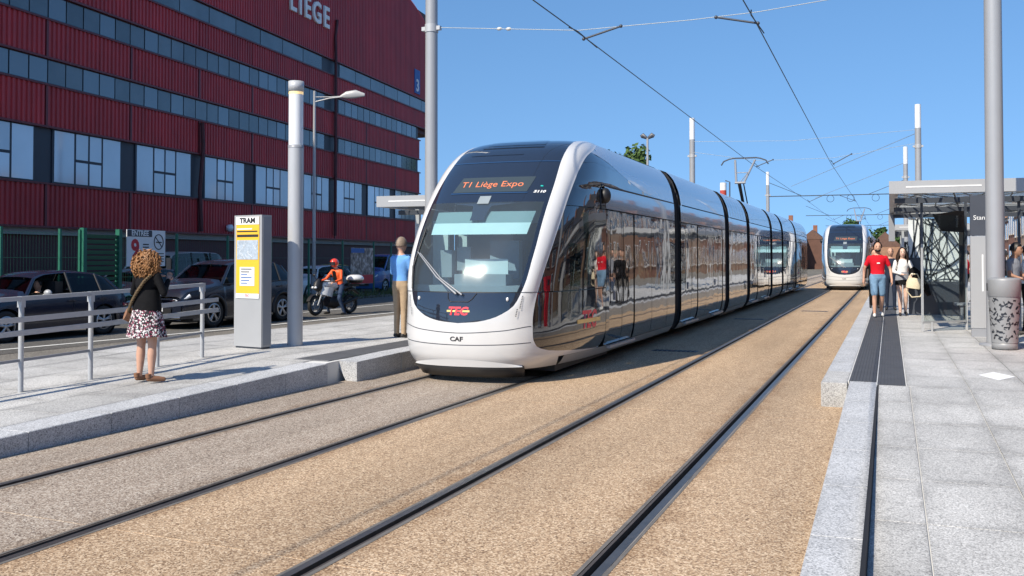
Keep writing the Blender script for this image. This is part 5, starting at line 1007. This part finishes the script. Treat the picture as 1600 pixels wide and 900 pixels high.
# ================================================================== vehicles
def wheel(parent, x, y, r, side, spokes=5, wdt=.2, rim='alloy'):
    s = side; t = MB(); t.lathe([(r * .62, -wdt / 2), (r * .93, -wdt / 2), (r, -wdt * .32), (r, wdt * .32), (r * .93, wdt / 2), (r * .66, wdt / 2), (r * .62, wdt * .3)], 32, (x, y, r), 'x'); w_ = t.build('wheel', 'rubber', parent)
    xo = x + s * wdt * .42; d = MB(); d.lathe([(0, 0), (r * .64, 0)], 24, (x + s * wdt * .1, y, r), 'x'); d.build('brake_disc', 'black', w_)
    rm = MB(); rm.lathe([(r * .58, -.02), (r * .66, -.02), (r * .67, .02), (r * .58, .02)], 32, (xo, y, r), 'x'); rm.lathe([(0, s * .02), (r * .14, s * .02), (r * .14, -s * .03)], 16, (xo, y, r), 'x')
    for k in range(spokes):
        a = 2 * PI * k / spokes + .3
        for da in (-.14, .14): rm.tube([(xo, y + r * .1 * math.cos(a), r + r * .1 * math.sin(a)), (xo, y + r * .6 * math.cos(a + da), r + r * .6 * math.sin(a + da))], [.028, .02], 5)
    rm.build('rim', rim, w_)
def car(label, loc, rz, L, W, prof, belt, roofw, paint, wy=None, wr=.32, name='parked_car', group=None, driver=False, chrome_grille=False, spokes=5, arch_trim=None):
    """nose at y=0 pointing -y. prof: (y, ztop centre); belt: (y, z of shoulder); cabin between cab0 and cab1 handled by prof-belt difference"""
    t = thing(name, label, 'van' if name == 'parked_van' else 'car', loc, rz, group); hw = W / 2; wy = wy or (.85, L - .85)
    n = 90; ys = sorted(set(lin(0, L, n) + [w_ + d for w_ in wy for d in np.linspace(-wr * 1.14, wr * 1.14, 15)]))
    ys = [y for y in ys if 0 <= y <= L]
    def width(y): e = min(y, L - y); return hw * (1 - .16 * max(0, 1 - e / .55) ** 2.2)
    def bottom(y):
        z = .2 + (.06 if y < .3 or y > L - .3 else 0)
        for w_ in wy:
            d = abs(y - w_)
            if d < wr * 1.14: z = max(z, wr + math.sqrt(max(0, (wr * 1.14) ** 2 - d * d)))
        return z
    zt_ = lambda y: ip(y, prof); zb_ = lambda y: min(ip(y, belt), zt_(y) - .02)
    body = MB(); sideL = []; sideR = []
    for y in ys:
        w_ = width(y); b0 = bottom(y); bl = zb_(y); col_ = []
        for q in range(8):
            f = q / 7; z = b0 + (bl - b0) * f; ff = (z - .2) / max(.01, bl - .2); col_.append((w_ - .035 * (1 - ff) ** 2 - .055 * ff ** 3 + .012 * math.sin(ff * PI) , y, z))
        sideR.append(col_); sideL.append([(-a, b, c) for a, b, c in col_])
    body.grid(sideR[::-1]); body.grid(sideL)
    # deck: shoulder to centre where there is no cabin, roof over cabin
    cab = lambda y: zt_(y) - zb_(y) > .17
    def decks(y):
        w_ = width(y) - .05; bl = zb_(y); t_ = zt_(y)
        return [(-w_, bl), (-w_ * .86, bl + (t_ - bl) * .75), (-w_ * .45, t_ - (t_ - bl) * .05), (0, t_), (w_ * .45, t_ - (t_ - bl) * .05), (w_ * .86, bl + (t_ - bl) * .75), (w_, bl)]
    def roofp(y):
        t_ = zt_(y); r_ = roofw / 2; return [(-r_, t_ - .055), (-r_ * .9, t_ - .02), (-r_ * .5, t_), (0, t_ + .005), (r_ * .5, t_), (r_ * .9, t_ - .02), (r_, t_ - .055)]
    ci = [i for i, y in enumerate(ys) if cab(y)]; c0, c1 = ci[0], ci[-1]
    body.grid([[(x, y, z) for x, z in decks(y)] for y in ys[:c0 + 1]]); body.grid([[(x, y, z) for x, z in decks(y)] for y in ys[c1:]])
    mx = max(p[1] for p in prof); ri = [i for i in ci if zt_(ys[i]) > mx - .16]; r0, r1 = ri[0], ri[-1]
    body.grid([[(x, ys[i], z) for x, z in roofp(ys[i])] for i in range(r0, r1 + 1)])
    # nose and tail caps
    for y, s_ in ((0, -1), (L, 1)):
        w_ = width(y); rows = [[(x, y + s_ * .05 * (1 - (x / w_) ** 2) * (1 - abs(f - .45)), .22 + (zb_(y) - .22) * f) for x in lin(-w_ + .03, w_ - .03, 13)] for f in lin(0, 1, 7)]; body.grid(rows if s_ < 0 else [r[::-1] for r in rows])
    body.build('body', paint, t); MB().box(-hw + .12, hw - .12, .25, L - .25, .16, .5).build('underside', 'black', t)
    # glass
    yA, yB, yC, yD = ys[c0], ys[r0], ys[r1], ys[c1]
    def glass_quad(name_, ya, yb, rev):
        rows = []
        for q in range(7):
            f = q / 6; y = ya + (yb - ya) * f; za = zb_(ya) + .06; z = za + (zt_(yb) - .045 - za) * f; w0 = (width(ya) - .16); w1 = roofw / 2 - .06; w_ = w0 + (w1 - w0) * f
            rows.append([(x, y - (.05 if not rev else -.05) * (1 - (x / w_) ** 2) * (1 - f), z) for x in lin(-w_, w_, 9)])
        MB().grid(rows if not rev else [r[::-1] for r in rows]).build(name_, 'car_glass', t)
        pl_ = MB()
        for s in (-1, 1): pl_.tube([(s * (width(ya) - .1), ya, zb_(ya)), (s * (roofw / 2 - .015), yb, zt_(yb) - .045)], [.05, .04], 6)
        pl_.build('pillar', paint, t)
    glass_quad('windscreen', yA, yB, False); glass_quad('rear_window', yD, yC, True)
    gl = lambda y, f, s: (s * ((width(y) - .075) + (roofw / 2 + .005 - (width(y) - .075)) * f), y, zb_(y) + .015 + (min(zt_(y), mx) - .07 - zb_(y)) * f)
    span_ = yD - yA; cuts = [yA + .28, yA + span_ * .46, yA + span_ * .78, yD - .1]
    for s in (-1, 1):
        for k in range(3):
            a, b = cuts[k] + .035, cuts[k + 1] - .035; rows = [[gl(y, f, s) for y in lin(a, b, 14)] for f in (0, .35, .7, 1)]
            if driver and s > 0 and k == 0: pass
            else: MB().grid(orient(rows, s)).build('side_window', 'car_glass', t)
        pl_ = MB()
        for k in range(1, 3): y = cuts[k]; pl_.tube([gl(y, -.05, s), gl(y, 1.02, s)], .032, 6)
        pl_.tube([gl(y, 0, s) for y in lin(yA + .05, yD - .05, 12)], .018, 5); pl_.build('window_frame', 'black', t)
        for k in range(2):
            y = (cuts[k] + cuts[k + 1]) / 2 + .3; MB().box(*sorted((s * (hw - .01), s * (hw + .02))), y, y + .2, zb_(y) - .14, zb_(y) - .11).build('door_handle', paint, t)
            dg_ = MB(); yy_ = cuts[k + 1]; dg_.tube([(s * (width(yy_) + .002 - .055 * f ** 3 + .012 * math.sin(f * PI) - .03 * (1 - f) ** 2), yy_, .32 + (zb_(yy_) - .34) * f) for f in lin(0, 1, 6)], .006, 4); dg_.build('door_gap', 'black', t)
        y = yA + .42; m_ = MB(); m_.ball((s * (hw + .08), y, zb_(y) + .08), (.1, .07, .075), 10, 8); m_.tube([(s * (hw - .05), y, zb_(y) + .03), (s * (hw + .05), y, zb_(y) + .06)], .025, 6); m_.build('mirror', 'grey_light' if driver else paint, t)
        for w_ in wy: wheel(t, s * (hw - .115), w_, wr, s, spokes); ar = MB(); ar.lathe([(wr * 1.13, -.12), (wr * 1.13, .1)], 28, (s * (hw - .13), w_, wr), 'x'); ar.build('wheel_well', 'black', t)
        if arch_trim:
            for w_ in wy: MB().tube([(s * (hw - .005), w_ + wr * 1.2 * math.cos(a), wr + wr * 1.2 * math.sin(a)) for a in lin(-.25, PI + .25, 16)], .04, 6).build('arch_trim', arch_trim, t)
        h_ = MB(); h_.tube([(s * (hw - .42), -.0, zb_(.05) - .12), (s * (hw - .2), .05, zb_(.05) - .1), (s * (hw - .09), .22, zb_(.2) - .09)], [(.04, .05)] * 3, 8); h_.build('headlight', 'lamp_lens', t)
        h_ = MB(); h_.tube([(s * (hw - .35), L + .02, zb_(L) - .12), (s * (hw - .12), L - .06, zb_(L) - .12), (s * (hw - .06), L - .22, zb_(L) - .11)], [(.05, .04)] * 3, 8); h_.build('tail_light', 'lamp_red', t)
    MB().box(-.5, .5, -.065, -.04, .36, .52).build('grille', 'black', t); MB().box(-.26, .26, -.085, -.066, .44, .55).build('number_plate', 'white_print', t)
    if chrome_grille: MB().box(-.62, .62, -.075, -.03, .70, .735).build('grille_bar', 'chrome', t); MB().tube([(-.75, .0, .30), (-.4, -.07, .27), (.4, -.07, .27), (.75, .0, .30)], .035, 6).build('bumper_trim', 'chrome', t)
    it = MB(); it.box(-hw + .25, hw - .25, yA + .9, yA + 1.1, .4, zb_(yA + 1) + .3); it.box(-hw + .25, hw - .25, yA + .3, yA + .45, .5, zb_(yA + .5) + .05); it.build('seats', 'black', t)
    return t
HP = [(0, .62), (.12, .72), (.5, .86), (1.15, .98), (1.25, 1.01), (1.75, 1.33), (2.1, 1.45), (2.7, 1.48), (3.4, 1.43), (3.8, 1.30), (4.1, 1.02), (4.22, .9), (4.27, .8)]
HB = [(0, .60), (.15, .70), (.6, .80), (1.2, .90), (2.5, .94), (4.0, .97), (4.27, .8)]
hx = car('dark navy hatchback with open driver window queued nearest the railing', (-18.0, 14.35, -.02), R(-3), 4.27, 1.8, HP, HB, 1.18, 'car_navy', (.88, 3.45), .33, 'queued_car', 'cars queued on the road', True, False, 5)
person('driver sitting in the dark navy hatchback', (-17.62, 16.5, -.35), 0, 1.6, dict(kneeL=(.12, -.4, .85), kneeR=(-.12, -.4, .85), ankL=(.12, -.55, .6), ankR=(-.12, -.55, .6), wriL=(.2, -.35, 1.2), wriR=(-.2, -.35, 1.2), elbL=(.26, -.12, 1.15), elbR=(-.26, -.12, 1.15)), 'cloth_black', 'denim_dark', 'shoe_dark', 'skin', 'hair_dark', 'short', 'long', False, 'short', .026)
SP = [(0, .75), (.1, .88), (.5, .99), (1.1, 1.07), (1.2, 1.10), (1.75, 1.45), (2.1, 1.56), (2.8, 1.60), (3.5, 1.56), (4.0, 1.40), (4.3, 1.08), (4.40, .95), (4.45, .85)]
SB = [(0, .72), (.15, .86), (.6, .93), (1.2, 1.0), (2.5, 1.02), (4.1, 1.06), (4.45, .85)]
car('black crossover with chrome bumper trim behind the tram totem', (-16.95, 19.5, -.02), R(-2), 4.75, 1.88, [(y * 1.067, z * 1.08) for y, z in SP], [(y * 1.067, z * 1.06) for y, z in SB], 1.32, 'car_black', (1.02, 3.88), .37, 'queued_car', 'cars queued on the road', False, True, 5, 'black')
car('white hatchback parked behind the fence near the motorcyclist', (-24.1, 35.2, -.04), R(-8), 4.2, 1.78, HP, HB, 1.18, 'car_white', (.88, 3.4), .32, 'parked_car', 'cars parked behind the fence')
VP_ = [(0, .9), (.15, 1.05), (.7, 1.2), (.85, 1.25), (1.5, 1.85), (1.9, 1.98), (3.2, 2.02), (4.6, 2.0), (4.85, 1.85), (4.95, 1.2), (5.0, .95)]; VB_ = [(0, .85), (.2, 1.0), (.8, 1.12), (2, 1.18), (4.6, 1.2), (5.0, .95)]
car('beige van parked behind the fence past the entrance banner', (-23.6, 25.6, -.04), R(8), 5.0, 1.9, VP_, VB_, 1.5, 'van_beige', (.95, 4.0), .34, 'parked_van', 'cars parked behind the fence')
car('grey hatchback parked behind the fence beside the beige van', (-21.6, 21.8, -.04), R(4), 4.27, 1.8, HP, HB, 1.18, 'car_grey', (.88, 3.45), .32, 'parked_car', 'cars parked behind the fence')
car('dark hatchback parked behind the fence left of the white car', (-22.9, 29.2, -.04), R(4), 4.27, 1.8, HP, HB, 1.18, 'car_black', (.88, 3.45), .32, 'parked_car', 'cars parked behind the fence')
car('yellow hatchback parked behind the fence above the motorcyclist', (-26.8, 41.0, -.04), R(0), 4.2, 1.78, HP, HB, 1.18, 'car_yellow', (.88, 3.4), .32, 'parked_car', 'cars parked behind the fence')
car('blue van parked behind the fence right of the poster', (-25.6, 44.6, -.04), R(0), 5.0, 1.9, VP_, VB_, 1.5, 'car_blue', (.95, 4.0), .34, 'parked_van', 'cars parked behind the fence')
# --- motorcycle and rider
mo = thing('motorcycle', 'white and black motorcycle with pale top box waiting on the road', 'motorcycle', (-16.35, 25.75, -.02), R(-14))
for y, wd in ((0, .12), (1.45, .16)):
    t = MB(); t.lathe([(.22, -wd * .4), (.28, -wd / 2), (.315, 0), (.28, wd / 2), (.22, wd * .4), (.22, -wd * .4)], 28, (0, y, .315), 'x'); w_ = t.build('wheel', 'rubber', mo); r_ = MB()
    r_.lathe([(.2, -.03), (.23, -.03), (.23, .03), (.2, .03)], 24, (0, y, .315), 'x')
    for k in range(6): a = k * PI / 3; r_.tube([(0, y, .315), (0, y + .21 * math.cos(a), .315 + .21 * math.sin(a))], .014, 5)
    r_.lathe([(.1, .05), (.14, .05), (.14, .055), (.1, .055)], 20, (0, y, .315), 'x'); r_.build('rim', 'grey_mid', w_)
f = MB()
for s in (-1, 1): f.tube([(s * .1, 0, .315), (s * .1, .28, .92)], .026, 8)
f.build('fork', 'grey_mid', mo); MB().grid([[(x, -.0 + .34 * math.cos(a) * -1, .315 + .35 * math.sin(a)) for x in (-.07, .07)] for a in lin(.4, 2.2, 9)]).build('front_fender', 'black', mo)
e = MB(); e.tube([(0, .45, .42), (0, .75, .38), (0, 1.05, .45)], [(.15, .16), (.2, .2), (.14, .15)], 12); e.tube([(.12, .6, .3), (.16, 1.1, .35), (.17, 1.6, .5)], [.04, .05, .06], 8); e.build('engine', 'black', mo)
MB().tube([(0, .22, .86), (0, .45, .94), (0, .75, .92), (0, .92, .8)], [(.1, .1), (.16, .15), (.14, .14), (.08, .08)], 12).build('fuel_tank', 'white_paint', mo); MB().tube([(0, .8, .82), (0, 1.1, .80), (0, 1.5, .88)], [(.12, .05), (.15, .06), (.11, .05)], 10).build('seat', 'black', mo)
fr = MB()
for s in (-1, 1): fr.grid([[(s * (.10 + .09 * math.sin(f_ * PI)), .12 + f_ * .5 + (z - .7) * .5, z - .12 * f_ * (1 if z < .75 else .3)) for f_ in lin(0, 1, 7)] for z in (.66, .76, .88)])
fr.build('fairing', 'car_white', mo); MB().tube([(0, .02, .80), (0, .1, .92), (0, .2, 1.06)], [(.1, .12), (.13, .17), (.05, .12)], 12).build('headlamp_cowl', 'black', mo)
for s in (-1, 1): MB().ball((s * .06, -.06, .86), (.05, .04, .04), 10, 8).build('headlamp', 'lamp_lens', mo)
MB().grid([[(x, .1 + .12 * q, 1.02 + .2 * q) for x in lin(-.13 + .03 * q, .13 - .03 * q, 5)] for q in lin(0, 1, 4)]).build('windshield', 'car_glass', mo)
hbm = MB(); hbm.tube([(-.4, .42, 1.06), (-.2, .3, 1.04), (.2, .3, 1.04), (.4, .42, 1.06)], .018, 8); hbm.build('handlebar', 'black', mo)
for s in (-1, 1): m_ = MB(); m_.tube([(s * .28, .34, 1.05), (s * .36, .28, 1.2)], .01, 5); m_.ball((s * .37, .28, 1.23), (.06, .03, .04), 8, 6); m_.build('mirror', 'black', mo)
bx_ = MB(); bx_.lathe([(0, 1.235), (.15, 1.23), (.24, 1.19), (.285, 1.12), (.28, 1.06), (0, 1.05)], 24, (0, 1.70, 0)); bx_.build('top_box', 'white_paint', mo); MB().lathe([(.26, 1.06), (.22, .97), (0, .96)], 24, (0, 1.70, 0)).build('top_box_base', 'black', mo); MB().box(-.08, .08, 1.3, 1.8, .86, .95).build('rack', 'black', mo)
fen = MB(); fen.tube([(0, 1.3, .75), (0, 1.6, .78), (0, 1.85, .62)], [(.1, .05), (.1, .05), (.07, .02)], 8); fen.build('rear_fender', 'black', mo)
ri_ = person('motorcyclist in red helmet and orange jacket astride the waiting motorcycle', (-16.35 + math.sin(R(14)) * 1.0, 25.75 + math.cos(R(14)) * 1.0, -.06), R(-14), 1.75, dict(hipL=(.1, 0, .92), hipR=(-.1, 0, .92), kneeL=(.3, -.3, .55), kneeR=(-.3, -.3, .55), ankL=(.34, -.12, .13), ankR=(-.34, -.12, .13), elbL=(.33, -.25, 1.14), elbR=(-.33, -.25, 1.14), wriL=(.33, -.52, 1.07), wriR=(-.33, -.52, 1.07), lean=-.22, head=(0, -.03, 0)), 'hivis', 'denim_dark', 'shoe_dark', 'skin', 'hair_dark', 'long', 'long', False, 'short', .018, 1.08, helmet='helmet_red', extra=lambda T, V, hd: MB().grid([[(x, -.135 - .22 * (z - .9), z) for x in lin(-.07, .07, 4)] for z in lin(1.02, 1.4, 4)]).build('bib', 'cloth_black', T))
